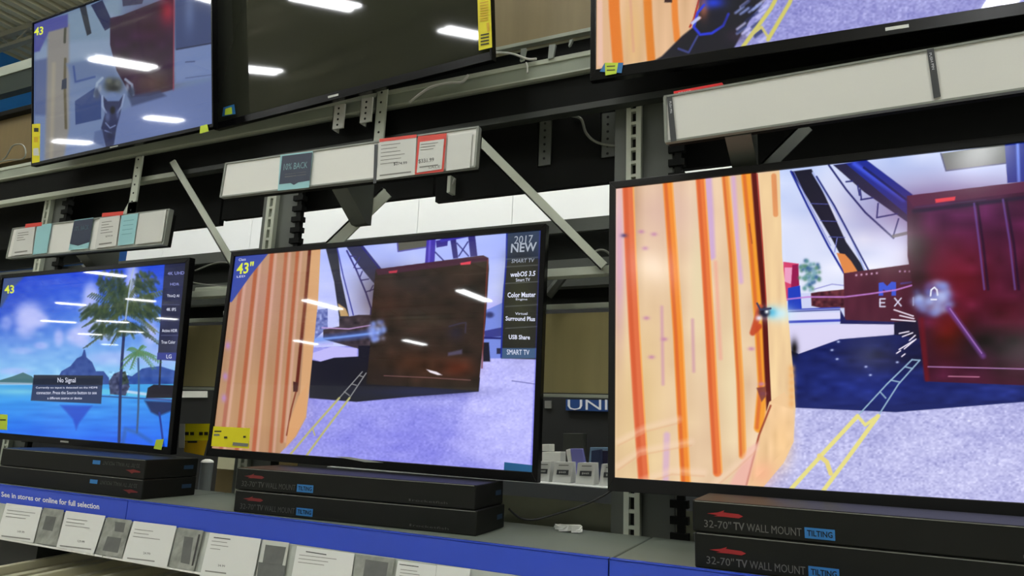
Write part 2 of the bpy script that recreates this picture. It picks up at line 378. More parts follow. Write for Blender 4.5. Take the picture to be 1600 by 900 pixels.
    for x, y in [(1310, 534), (1300, 547), (1308, 561), (1353, 573), (1360, 586), (1402, 566)]: c.blob(x, y, 2.4, 1.6, (190, 200, 240))
    # road lines
    def road(ax, bx, y0, y1, col, w0, w1):
        pass
    L1 = [(1425, 562), (1386, 600), (1340, 650), (1290, 704), (1236, 764)]; L2 = [(1437, 563), (1404, 600), (1372, 650), (1330, 708), (1284, 770)]
    for L in (L1, L2):
        c.line(L[:3], (150, 180, 206), 2.2); c.line(L[2:], (232, 222, 136), 6.5)
    for a, b in [((1414, 573), (1426, 576)), ((1392, 594), (1406, 597)), ((1375, 612), (1384, 622)), ((1425, 562), (1437, 563))]: c.line([a, b], (150, 180, 206), 2)
    c.line([(1340, 650), (1352, 664), (1372, 650)], (232, 222, 136), 5); c.line([(1280, 712), (1292, 722), (1298, 740)], (232, 214, 130), 7)
    # orange container door
    OC = [(940, 280), (1218, 262), (1222, 400), (1232, 500), (1240, 590), (1243, 640), (1240, 690), (1226, 720), (1190, 764), (940, 760)]
    c.poly(OC, (232, 200, 164)); c.noise(OC, (8, 9, 10), 14, 160); c.noise(OC, (4, 5, 4), 30, 30)
    c.blob(1000, 640, 50, 160, (226, 196, 130), .5); c.blob(1090, 420, 14, 150, (232, 216, 176), .8); c.blob(1140, 600, 20, 120, (236, 220, 176), .6); c.blob(1040, 330, 60, 60, (222, 184, 178), .6)
    c.blob(968, 400, 8, 120, (214, 160, 206), .7)
    for pts, col, wd in [([(1106, 276), (1109, 330), (1112, 400)], (204, 166, 220), 12), ([(1146, 278), (1152, 380), (1158, 440)], (214, 170, 214), 7), ([(1034, 480), (1036, 600)], (206, 150, 176), 4), ([(1082, 500), (1084, 580)], (206, 150, 170), 4), ([(1042, 680), (1040, 750)], (216, 176, 206), 10), ([(1118, 410), (1126, 560)], (240, 170, 150), 5)]: c.line(pts, col, wd, .8, 5)
    for pts, wd, cc in [([(981, 292), (985, 400), (991, 520), (998, 640), (1006, 756)], 17, (226, 112, 70)), ([(1043, 286), (1051, 400), (1059, 520), (1065, 640), (1071, 756)], 15, (242, 142, 52)),
                        ([(1094, 280), (1102, 400), (1109, 520), (1114, 620), (1121, 738)], 14, (234, 122, 62)), ([(1133, 276), (1144, 400), (1150, 500), (1156, 600), (1160, 712)], 11, (236, 150, 70)), ([(1166, 274), (1178, 400), (1186, 500), (1192, 600), (1186, 668)], 16, (244, 158, 50))]:
        c.line(pts, cc, wd, 1, 3); c.line([(x-wd*.2, y) for x, y in pts], (208, 84, 48), wd*.35, .6, 3); c.line([(x+wd*.5, y) for x, y in pts], (250, 176, 90), 2.5, .8, 2)
    c.line([(1178, 272), (1188, 400), (1194, 470), (1198, 560), (1202, 640)], (88, 20, 22), 9, 1, 3); c.line([(1183, 272), (1193, 400), (1199, 500)], (180, 60, 50), 2)
    c.poly([(1186, 272), (1218, 268), (1222, 400), (1232, 500), (1240, 590), (1243, 640), (1206, 640), (1202, 560), (1198, 470)], (240, 206, 158)); c.line([(1209, 275), (1212, 335)], (226, 140, 84), 8, .8, 2); c.noise([(1190, 270), (1218, 268), (1243, 640), (1206, 640)], (5, 6, 4), 6, 50)
    c.poly([(1202, 628), (1226, 612), (1240, 640), (1240, 690), (1224, 724), (1190, 764), (1164, 764), (1184, 690)], (240, 200, 152)); c.blob(1222, 690, 16, 40, (250, 206, 150), .8); c.blob(1190, 740, 20, 20, (246, 176, 140), .7); c.noise([(1202, 628), (1240, 640), (1240, 690), (1164, 764)], (6, 6, 6), 7, 20); c.line([(1204, 634), (1186, 680), (1166, 757)], (150, 60, 40), 3, .9, 2)
    c.poly([(1136, 764), (1170, 700), (1186, 690), (1166, 764)], (240, 180, 170), .8, 6)
    for y in range(576, 640, 11): c.blob(1237, y, 5, 6, (236, 176, 110), .9)
    for p in [[(966, 690), (1010, 668), (1060, 655)], [(966, 728), (1000, 705), (1080, 690)], [(1112, 760), (1150, 728), (1180, 700)], [(1000, 752), (1050, 735), (1100, 738)]]: c.line(p, (250, 216, 190), 9, .45, 8); c.line([(x, y+6) for x, y in p], (222, 160, 120), 2, .4, 3)
    for x, y in [(975, 368), (1002, 362), (1022, 366), (1008, 388), (1010, 497), (1018, 558), (1038, 530), (1174, 545), (1190, 600), (1192, 615)]: c.blob(x, y, 5, 3, (196, 130, 170) if x > 990 else (60, 50, 110), .8)
    c.line([(1171, 350), (1175, 380)], (150, 60, 40), 2, .6); c.poly([(1182, 606), (1196, 604), (1196, 620), (1190, 628)], (110, 50, 60), .8, 2)
    c.line([(1186, 510), (1176, 520), (1188, 480)], (196, 70, 40), 9, .9, 3)
    # small drone and its flame
    c.blob(1216, 490, 22, 12, (205, 240, 250), .95); c.blob(1206, 488, 8, 8, (90, 190, 226), .9); c.blob(1194, 488, 9, 8, (24, 22, 44), 1., 2); c.blob(1198, 487, 3, 3, (240, 250, 255)); c.blob(1186, 497, 5, 4, (230, 226, 240)); c.line([(1183, 474), (1188, 484), (1204, 482)], (60, 60, 90), 3)

def scene_mid(c):       # the same yard on the middle television, a moment apart
    c.vgrad(360, (168, 184, 255), 470, (200, 206, 255)); c.noise([(480, 350), (860, 340), (860, 560), (480, 560)], (7, 6, 0), 34, 16)
    G = [(430, 545), (560, 540), (860, 540), (860, 770), (360, 770)]
    c.poly(G, (152, 152, 236)); c.poly([(740, 470), (860, 470), (860, 760), (700, 700), (740, 600)], (186, 184, 252), 1, 16); c.blob(640, 690, 110, 50, (132, 130, 232), .7); c.blob(800, 640, 60, 90, (190, 190, 255), .7)
    c.noise(G, (8, 8, 6), 2.8, 2.2); c.noise(G, (5, 5, 2), 26, 10)
    c.poly([(756, 486), (792, 470), (792, 560), (756, 560)], (120, 140, 226)); c.blob(765, 492, 7, 5, (40, 44, 96), .9, 2); c.line([(756, 524), (800, 505)], (220, 224, 255), 2); c.poly([(757, 517), (800, 508), (800, 524), (757, 528)], (56, 60, 140)); c.line([(757, 528), (845, 530)], (32, 34, 110), 3)
    c.poly([(754, 535), (764, 535), (766, 565), (755, 565)], (24, 24, 44)); c.poly([(776, 544), (784, 544), (784, 553), (776, 553)], (40, 40, 70)); c.line([(800, 595), (836, 600)], (100, 100, 170), 1.2)
    # cranes
    c.poly([(508, 384), (527, 384), (532, 430), (546, 496), (530, 497), (522, 440)], (40, 42, 60)); c.line([(527, 388), (536, 430), (552, 492)], (60, 66, 170), 2); c.poly([(528, 474), (540, 482), (545, 494), (532, 494)], (196, 160, 110))
    c.poly([(540, 384), (566, 382), (597, 421), (592, 450), (582, 440), (560, 414)], (50, 52, 88)); c.line([(566, 386), (594, 420)], (44, 44, 130), 3)
    c.line([(542, 392), (556, 420), (572, 458), (580, 482), (579, 494)], (50, 46, 130), 2.6)
    for a, b in [((548, 400), (556, 401)), ((556, 420), (564, 419)), ((564, 438), (576, 436)), ((562, 402), (553, 418)), ((566, 424), (562, 434)), ((583, 446), (578, 455)), ((572, 456), (584, 452))]: c.line([a, b], (56, 52, 130), 1.8)
    c.poly([(620, 379), (668, 373), (667, 386), (622, 393)], (92, 92, 84)); c.line([(621, 380), (622, 393), (667, 386)], (90, 84, 170), 2)
    c.poly([(667, 372), (681, 370), (679, 410), (664, 411)], (66, 50, 170)); c.line([(672, 372), (670, 410)], (110, 96, 220), 3, .8, 2)
    c.poly([(681, 376), (700, 373), (699, 384), (682, 387)], (56, 44, 140)); c.poly([(703, 371), (712, 370), (716, 403), (708, 404)], (50, 44, 120)); c.poly([(731, 366), (742, 365), (746, 400), (735, 401)], (48, 42, 120)); c.line([(690, 376), (740, 366)], (60, 50, 170), 5)
    for a, b in [((680, 394), (694, 408)), ((714, 380), (732, 400)), ((731, 378), (717, 400))]: c.line([a, b], (44, 44, 130), 2)
    # mid-ground stacks
    c.poly([(492, 484), (512, 482), (512, 512), (492, 530)], (112, 124, 190)); c.noise([(492, 484), (512, 482), (512, 512), (492, 530)], (24, 24, 20), 3)
    c.poly([(530, 497), (560, 492), (600, 492), (604, 545), (560, 545), (505, 530), (505, 515), (530, 510)], (58, 48, 60)); c.noise([(530, 497), (600, 492), (600, 545), (505, 530)], (12, 10, 10), 5)
    c.line([(503, 512), (545, 514), (596, 505)], (200, 160, 220), 1.6)
    c.poly([(487, 552), (520, 541), (558, 544), (558, 557), (522, 559), (501, 565), (487, 560)], (192, 186, 250)); c.poly([(487, 538), (521, 534), (521, 539), (490, 542)], (190, 190, 250))
    c.poly([(484, 562), (501, 565), (522, 559), (560, 557), (560, 540), (600, 540), (750, 590), (748, 612), (640, 620), (557, 628), (483, 622)], (14, 14, 36)); c.blob(660, 612, 80, 8, (30, 34, 84), .6)
    # dark container
    K = [(587, 421), (640, 414), (755, 399), (763, 403), (764, 420), (759, 500), (747, 611), (660, 605), (572, 600), (578, 545), (580, 490)]
    c.poly(K, (44, 32, 28)); c.blob(600, 470, 40, 40, (58, 34, 28), .7); c.blob(650, 570, 50, 22, (72, 38, 22), .7); c.blob(715, 575, 26, 14, (110, 40, 20), .6); c.blob(640, 440, 60, 20, (52, 44, 46), .6); c.blob(600, 590, 40, 14, (24, 18, 20), .7); c.noise(K, (8, 5, 4), 13, 11)
    c.poly([(587, 421), (640, 414), (755, 399), (763, 403), (763, 408), (590, 430)], (66, 32, 54))
    c.poly([(607, 424), (621, 422), (620, 426), (608, 427)], (190, 56, 76)); c.poly([(719, 411), (736, 408), (735, 413), (720, 414)], (228, 66, 88))
    c.line([(762, 406), (757, 500), (753, 575)], (120, 50, 44), 2, .8); c.line([(600, 587), (670, 590), (735, 594)], (130, 90, 90), 1.4, .8)
    c.blob(712, 520, 12, 12, (38, 32, 48), .8); c.line([(702, 510), (720, 505), (728, 504), (727, 520)], (60, 54, 80), 2, .8); c.poly([(700, 551), (722, 546), (722, 553), (700, 556)], (86, 80, 110), .8, 3)
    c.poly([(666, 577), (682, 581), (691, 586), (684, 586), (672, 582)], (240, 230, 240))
    # blue jet
    c.line([(476, 533), (520, 528), (560, 524), (594, 518)], (74, 112, 216), 9, .7, 9); c.line([(480, 532), (530, 527), (590, 520)], (130, 170, 250), 3, .9, 3)
    for i in range(40):
        a = c.rng.rand()*6.3; r = c.rng.rand()**.5; c.blob(590+13*r*cos(a), 517+17*r*sin(a), 4, 4, [(150, 176, 250), (96, 120, 220), (180, 190, 240)][i % 3], .4)
    # road lines
    for L in ([(566, 581), (530, 622), (482, 676), (452, 712)], [(572, 583), (546, 622), (505, 676), (476, 716)]):
        c.line(L[:2], (150, 150, 150), 1.6); c.line(L[1:], (184, 180, 120), 3.2)
    for a, b in [((562, 587), (568, 589)), ((550, 600), (557, 602)), ((538, 612), (546, 618))]: c.line([a, b], (150, 150, 150), 1.4)
    c.line([(488, 668), (492, 680)], (184, 180, 120), 2)
    # orange container
    OC = [(320, 380), (501, 375), (499, 420), (496, 470), (488, 560), (482, 620), (478, 652), (462, 682), (434, 712), (320, 712)]
    c.poly(OC, (180, 138, 106)); c.noise(OC, (6, 6, 6), 9, 120); c.blob(400, 460, 50, 60, (190, 142, 132), .6); c.blob(400, 640, 60, 60, (200, 152, 104), .5)
    for t, bt, wd, cc in [((382, 399), (344, 712), 6, (174, 104, 84)), ((402, 399), (369, 712), 6, (176, 96, 64)), ((425, 397), (396, 708), 6, (182, 96, 66)), ((447, 395), (422, 706), 5, (178, 100, 70)), ((465, 393), (440, 690), 5, (176, 92, 60))]:
        c.line([t, bt], cc, wd, .95, 2.5); c.line([(t[0]+6, t[1]), (bt[0]+6, bt[1])], (222, 172, 160), 4, .6, 3)
    for x, y in [(352, 588), (350, 622), (356, 540)]: c.blob(x, y, 4, 6, (176, 130, 200), .8)
    c.line([(484, 390), (477, 470), (468, 560), (463, 610)], (96, 34, 26), 5, 1, 2); c.line([(463, 610), (455, 640), (448, 680)], (130, 60, 40), 2.4); c.poly([(458, 596), (466, 598), (464, 612), (458, 612)], (70, 30, 30))
    c.poly([(487, 388), (501, 385), (497, 470), (488, 560), (482, 620), (478, 650), (466, 640), (470, 600), (478, 500)], (214, 164, 118)); c.poly([(466, 620), (480, 600), (478, 652), (462, 682), (446, 700), (452, 660)], (216, 160, 110), 1, 3)
    c.blob(474, 470, 10, 60, (190, 138, 96), .3)
    # corner flag
    c.poly([(360, 396), (421, 394), (392, 430), (362, 472), (352, 472)], (56, 74, 164))
    # information strip
    c.poly([(792, 355), (860, 350), (850, 562), (783, 560)], (36, 36, 34))
    c.vgrad(360, (52, 66, 92), 412, (30, 42, 66), [(792, 355), (860, 350), (858, 403), (791, 409)])
    c.blob(812, 470, 22, 60, (54, 56, 40), .8); c.blob(815, 400, 20, 10, (30, 34, 44), .6)
    c.poly([(784, 544), (850, 544), (850, 560), (783, 560)], (66, 92, 128)); c.line([(792, 362), (791, 410), (786, 470), (783, 558)], (24, 40, 150), 2.4)
    for y in (402, 414, 440, 476, 510): c.line([(790, y+3), (840, y)], (120, 124, 126), 1, .7)
    c.line([(845, 352), (842, 440), (838, 560), (830, 740)], (40, 44, 190), 3, .5, 3)

def scene_tropic(c):    # lagoon on the left television
    c.vgrad(425, (34, 72, 214), 590, (140, 200, 244)); c.blob(20, 470, 60, 60, (44, 66, 190), .5)
    for x, y, rx, ry, a in [(45, 492, 20, 18, .9), (40, 510, 14, 16, .7), (60, 500, 14, 10, .8), (118, 525, 14, 12, .8), (135, 515, 16, 14, .7), (150, 500, 12, 14, .6), (130, 535, 10, 8, .6), (92, 527, 7, 12, .7), (64, 540, 10, 5, .6), (142, 462, 11, 18, .8), (135, 480, 10, 12, .7), (165, 520, 14, 14, .6), (235, 520, 12, 16, .8), (180, 560, 40, 10, .5), (250, 555, 30, 20, .5), (35, 548, 16, 5, .4), (206, 440, 10, 30, .8), (10, 505, 8, 10, .5), (22, 580, 22, 5, .5)]:
        c.blob(x, y, rx*1.15, ry*1.15, (184, 192, 250), min(1, a*1.1), 1.7)
    c.noise([(0, 430), (300, 410), (300, 590), (-40, 590)], (7, 6, 2), 9, 6)
    # far hills
    c.poly([(-40, 600), (0, 594), (20, 588), (36, 582), (50, 588), (60, 600)], (66, 110, 120)); c.line([(-30, 598), (60, 600)], (170, 190, 214), 3, .8, 2)
    c.poly([(90, 592), (96, 580), (110, 572), (120, 560), (128, 556), (131, 546), (133, 547), (135, 558), (144, 566), (150, 580), (162, 580), (170, 590), (172, 604), (90, 604)], (44, 74, 150)); c.noise([(90, 592), (131, 546), (150, 580), (170, 604), (90, 604)], (12, 12, 10), 5)
    c.poly([(165, 605), (180, 592), (192, 584), (206, 588), (222, 576), (232, 574), (250, 572), (276, 580), (276, 606), (165, 606)], (44, 78, 158)); c.noise([(165, 605), (222, 576), (276, 580), (276, 606)], (8, 8, 8), 6)
    c.line([(160, 604), (276, 602)], (170, 186, 226), 3, .7, 2)
    # water
    c.vgrad(600, (70, 168, 232), 700, (24, 96, 240), [(-40, 602), (290, 600), (290, 712), (-40, 712)]); c.blob(30, 612, 60, 6, (120, 200, 230), .8); c.noise([(-40, 602), (290, 600), (290, 712), (-40, 712)], (6, 8, 4), 30, 4)
    c.poly([(158, 608), (280, 616), (280, 624), (158, 616)], (90, 190, 230)); c.line([(158, 619), (276, 626)], (30, 60, 130), 1.6)
    c.poly([(94, 633), (144, 634), (132, 650), (124, 660), (119, 672), (114, 655)], (28, 66, 196), .8, 4)
    # huts and rocks
    c.poly([(170, 596), (178, 584), (188, 580), (196, 590), (203, 604), (196, 618), (172, 616)], (58, 66, 104)); c.poly([(188, 582), (196, 580), (202, 598), (190, 602)], (44, 60, 60)); c.noise([(170, 580), (203, 580), (203, 618), (170, 618)], (20, 20, 20), 3); c.line([(200, 612), (228, 616)], (206, 214, 240), 4, .8, 2)
    c.poly([(231, 606), (240, 601), (272, 602), (272, 622), (228, 622)], (26, 24, 40)); c.poly([(226, 626), (270, 628), (268, 642), (248, 650), (236, 644)], (16, 30, 80), .9, 4); c.line([(232, 623), (270, 625)], (70, 80, 150), 2)
    # palms
    c.line([(196, 500), (193, 530), (190, 570), (188, 610), (186, 690)], (26, 40, 92), 4.5); c.line([(216, 560), (217, 600), (216, 640), (214, 676)], (56, 86, 130), 3)
    c.line([(251, 562), (249, 604)], (30, 34, 60), 3); c.line([(249, 645), (256, 700)], (20, 50, 150), 3)
    def frond(x, y, dx, dy, col, n=16, ln=14):
        for i in range(n):
            t = i/(n-1); px = x+dx*t; py = y+dy*t+10*t*t; l = ln*(1-.6*t)
            c.line([(px, py), (px+dx*.10-2, py+l)], col, 1.8, .7); c.line([(px, py), (px+dx*.10+4, py+l*.7)], (col[0]+22, col[1]+24, col[2]+8), 1.4, .6)
        c.line([(x, y), (x+dx, y+dy+10)], (110, 120, 90), 1.2, .6)
    for dx, dy in [(-56, -4), (-58, 18), (-50, -30), (-34, -42), (54, -8), (56, 12), (44, -30), (24, -50), (58, -34), (-44, 34), (46, 28), (-20, -20), (10, -50)]:
        frond(194, 478, dx, dy, (44, 66, 56) if dx < 0 else (72, 84, 48))
    for dx, dy in [(-58, 30), (-40, 10), (36, 14), (-20, 26), (50, 26)]: frond(196, 500, dx, dy, (44, 62, 60), 14, 10)
    rg = c.rng
    for (ex, ey, rx, ry, n) in [(176, 440, 22, 22, 90), (160, 484, 28, 15, 110), (224, 478, 24, 16, 90), (225, 442, 18, 22, 70), (190, 470, 16, 30, 80), (168, 512, 26, 12, 60), (205, 512, 26, 8, 40)]:
        for i in range(n):
            a_ = rg.rand()*6.28; q_ = rg.rand()**.6; x_ = ex+rx*q_*cos(a_); y_ = ey+ry*q_*sin(a_); k_ = rg.rand()
            col = (26+48*k_, 46+46*k_, 46+8*k_)
            c.line([(x_, y_), (x_+(x_-194)*.12+3*rg.randn(), y_+4+6*rg.rand())], col, 3.6, .6, 2.5)
    c.line([(196, 500), (200, 470), (206, 430), (212, 410)], (170, 186, 214), 2.4, .8)
    for dx, dy in [(-22, 4), (-24, 16), (-14, -14), (8, -18), (24, -2), (30, 6), (22, 16), (-10, 16)]: frond(216, 548, dx, dy, (64, 120, 80), 9, 8)
    c.line([(190, 700), (196, 670), (214, 676), (236, 690)], (40, 90, 170), 6, .6, 4)
    # message box
    c.poly([(53, 586), (161, 587), (158, 631), (48, 626)], (38, 48, 84), .93); c.poly([(53, 586), (161, 587), (160, 602), (51, 601)], (22, 32, 56))
    # information strip
    c.poly([(258, 405), (300, 400), (276, 564), (246, 562)], (38, 42, 74)); c.noise([(258, 405), (300, 400), (278, 552), (247, 550)], (5, 5, 8), 12); c.poly([(246, 551), (278, 551), (276, 563), (245, 562)], (50, 60, 140))
    for y in (476, 500, 524): c.line([(252, y), (280, y)], (110, 114, 150), 1, .7)
    # corner flag
    c.poly([(0, 430), (40, 430), (20, 450), (2, 480), (-12, 480)], (70, 84, 110), .8, 4)

def scene_rider(c):     # top left television; washout from reflections is mixed into the picture colours
    c.vgrad(30, (96, 116, 150), 250, (106, 124, 164)); c.poly([(104, 20), (190, -10), (190, 70), (104, 100)], (112, 134, 158), 1, 12)
    c.poly([(53, 70), (175, 60), (176, 85), (53, 105)], (126, 144, 172), .8, 10)
    c.poly([(53, 95), (76, 90), (76, 200), (53, 250)], (78, 92, 134), 1, 5); c.poly([(53, 180), (75, 180), (75, 256), (53, 256)], (104, 122, 160), 1, 6)
    c.poly([(75, 45), (108, 38), (108, 200), (100, 246), (70, 250)], (126, 124, 122), 1, 5); c.line([(84, 100), (80, 246)], (146, 140, 126), 6, .8, 4); c.line([(102, 42), (101, 66)], (70, 72, 66), 4); c.line([(102, 92), (101, 130), (103, 200)], (82, 76, 60), 4, .9, 2); c.poly([(97, 125), (104, 122), (104, 138), (96, 140)], (40, 48, 70))
    c.poly([(53, 36), (106, 22), (106, 42), (76, 50), (62, 80), (53, 82)], (70, 74, 142), 1, 3)
    c.poly([(104, 100), (180, 90), (180, 130), (150, 118), (116, 130)], (90, 108, 146), 1, 6)
    # dark jib, maroon container
    c.poly([(124, 10), (134, 8), (143, 52), (136, 56)], (40, 46, 60)); c.poly([(142, 8), (160, 0), (178, 40), (164, 48)], (28, 36, 76)); c.poly([(190, -10), (230, -20), (222, 6), (192, 10)], (44, 46, 80))
    c.poly([(172, 28), (190, 24), (272, -8), (272, 140), (232, 150), (206, 152), (182, 110), (172, 70)], (44, 24, 52)); c.blob(235, 40, 30, 30, (52, 20, 46), .8); c.blob(262, 18, 12, 20, (140, 22, 50), .9); c.blob(240, 130, 30, 18, (84, 62, 60), .8); c.noise([(172, 20), (272, -8), (272, 140), (190, 140)], (6, 3, 6), 14)
    c.line([(272, -8), (271, 142)], (130, 60, 80), 2)
    # right side
    c.poly([(274, -40), (334, -60), (334, 70), (274, 78)], (58, 70, 110), 1, 3); c.poly([(274, 78), (334, 66), (334, 120), (274, 130)], (106, 124, 168), 1, 5); c.line([(276, 77), (332, 67)], (40, 46, 76), 2.5); c.line([(290, 97), (304, 96)], (60, 70, 110), 1.6); c.line([(290, 122), (330, 117)], (80, 92, 130), 1.4)
    c.blob(296, 20, 8, 30, (92, 108, 150), .7)
    # ground and shapes
    c.poly([(272, 140), (334, 125), (334, 210), (180, 240), (182, 180), (212, 160)], (96, 112, 158), 1, 6); c.blob(255, 185, 50, 26, (112, 128, 176), .7)
    c.poly([(117, 158), (150, 136), (158, 150), (158, 186), (118, 195)], (48, 66, 116)); c.poly([(200, 150), (250, 142), (260, 150), (206, 166)], (52, 60, 96), .8, 4)
    c.line([(115, 104), (118, 128), (148, 120)], (44, 66, 130), 3, .8, 2)
    # rider from behind
    c.line([(148, 150), (152, 130), (160, 122)], (150, 166, 188), 4, .8, 2); c.line([(208, 148), (206, 132), (196, 124)], (150, 166, 188), 4, .8, 2)
    c.blob(151, 146, 5, 9, (60, 70, 96), .9, 2); c.blob(205, 144, 6, 9, (50, 60, 86), .9, 2)
    c.blob(177, 134, 15, 13, (58, 62, 62), 1., 2); c.blob(176, 152, 11, 10, (96, 116, 160), .9, 2)
    c.poly([(161, 150), (168, 158), (186, 158), (193, 148), (188, 178), (182, 200), (178, 226), (166, 232), (158, 200), (164, 178)], (42, 48, 84), 1, 2)
    c.line([(160, 150), (160, 166), (166, 176)], (140, 156, 190), 3, .7); c.line([(194, 148), (190, 166), (184, 176)], (140, 156, 190), 3, .7); c.blob(176, 172, 4, 6, (20, 22, 30), 1., 2); c.line([(165, 192), (172, 200), (180, 196)], (120, 134, 176), 2, .8); c.line([(164, 204), (174, 208)], (110, 124, 170), 2, .8)
    for x_, y_, rx_, ry_, cc in [(170, 126, 5, 5, (96, 100, 92)), (184, 130, 5, 6, (90, 94, 96)), (177, 138, 8, 4, (30, 34, 44)), (156, 138, 3, 6, (130, 140, 160)), (199, 136, 3, 6, (130, 140, 160)), (168, 182, 4, 8, (80, 92, 134)), (184, 178, 3, 8, (78, 90, 132)), (172, 212, 5, 6, (30, 36, 66))]: c.blob(x_, y_, rx_, ry_, cc, .85, 1.4)
    c.poly([(148, 206), (160, 202), (164, 230), (146, 222)], (76, 92, 136), .8, 3)

def scene_moto(c):      # top right television
    c.fill((150, 150, 214)); B = [(1100, -320), (2200, -520), (2200, 80), (1100, 110)]; c.poly([(900, -800), (2300, -800), (2300, -400), (900, -330)], (196, 206, 246), 1, 8)
    c.noise(B, (14, 14, 10), 3, 2.4); c.noise(B, (6, 6, 4), 12, 7)
    OC = [(925, -420), (1150, -420), (1108, -80), (1096, 0), (1092, 40), (1070, 62), (1030, 96), (925, 116)]
    c.poly(OC, (222, 180, 140)); c.noise(OC, (8, 8, 8), 10, 90)
    for L, wd, cc in [([(950, -420), (958, -40), (960, 20), (966, 104)], 17, (226, 122, 46)), ([(1002, -420), (1010, -40), (1013, 30), (1018, 100)], 13, (222, 126, 44)), ([(1044, -420), (1052, -40), (1055, 30), (1058, 62)], 10, (232, 134, 56)), ([(937, -20), (938, 100)], 8, (232, 190, 170))]: c.line(L, cc, wd, 1, 3)
    c.blob(990, 50, 14, 60, (226, 184, 116), .6); c.line([(985, 0), (990, 80)], (214, 146, 130), 4, .5, 3); c.poly([(1040, -40), (1052, -40), (1050, 4), (1038, 4)], (60, 40, 40))
    c.line([(1092, 0), (1084, 30), (1078, 42)], (170, 40, 30), 3)
    # motorcycle fairing and rider's leg, blurred
    c.poly([(1110, -150), (1170, -170), (1216, -80), (1196, 0), (1172, 30), (1158, 55), (1146, 76), (1130, 88), (1010, 102), (1034, 88), (1066, 56), (1086, 40), (1092, 10)], (20, 20, 36), 1, 3)
    c.blob(1100, 10, 8, 18, (196, 110, 70), .8); c.line([(1090, 24), (1084, 34), (1094, 28)], (214, 130, 90), 4, .8, 2)
    c.line([(1100, 8), (1090, 20), (1084, 42), (1094, 54), (1112, 52), (1130, 40), (1138, 22)], (40, 56, 214), 4, 1, 2); c.blob(1115, 5, 16, 9, (30, 60, 220), .95); c.blob(1122, 26, 14, 14, (14, 14, 40), .95); c.line([(1082, 36), (1092, 28)], (196, 206, 250), 5, .9, 2)
    c.line([(1090, 56), (1076, 82), (1060, 76)], (70, 80, 160), 3, .8, 2); c.blob(1150, 56, 16, 10, (54, 38, 60), .6)
    for i in range(26):
        x = 1148+44*c.rng.rand(); y = 8+58*c.rng.rand(); c.line([(x, y), (x+12, y-9)], [(150, 166, 226), (30, 40, 90), (206, 206, 250)][i % 3], 4, .7, 3)
    for L in ([(1250, -40), (1234, 4), (1200, 62)], [(1222, -20), (1204, 14), (1160, 74)]): c.line(L, (208, 200, 104), 6, 1, 2)
    c.line([(1172, 56), (1190, 42), (1200, 58)], (206, 196, 116), 4)

# ------------------------------------------------------------------ televisions
def pose(p):
    cx, cy, cz, wd, ya, ti, ro = p
    Rz = np.array([[cos(ya), -sin(ya), 0], [sin(ya), cos(ya), 0], [0, 0, 1]]); Rx = np.array([[1, 0, 0], [0, cos(ti), -sin(ti)], [0, sin(ti), cos(ti)]]); Ry = np.array([[cos(ro), 0, sin(ro)], [0, 1, 0], [-sin(ro), 0, cos(ro)]])
    return np.array([cx, cy, cz+H]), Rz@Rx@Ry
class TVFrame:
    def __init__(s, p): s.c, s.M = pose(p); s.w = p[3]; s.h = p[3]*9/16
    def loc(s, x, y, z): return s.c+s.M@np.array([x, y, z])          # x right, y into the wall, z up; origin at the screen centre
    def px(s, off=-.0012):                                             # photo pixel -> point on the screen plane
        n = s.M[:, 1]
        def fn(px, py):
            d = ray(px, py); c = s.c+n*off; t = ((c-O)@n)/(d@n); return O+d*t
        return fn
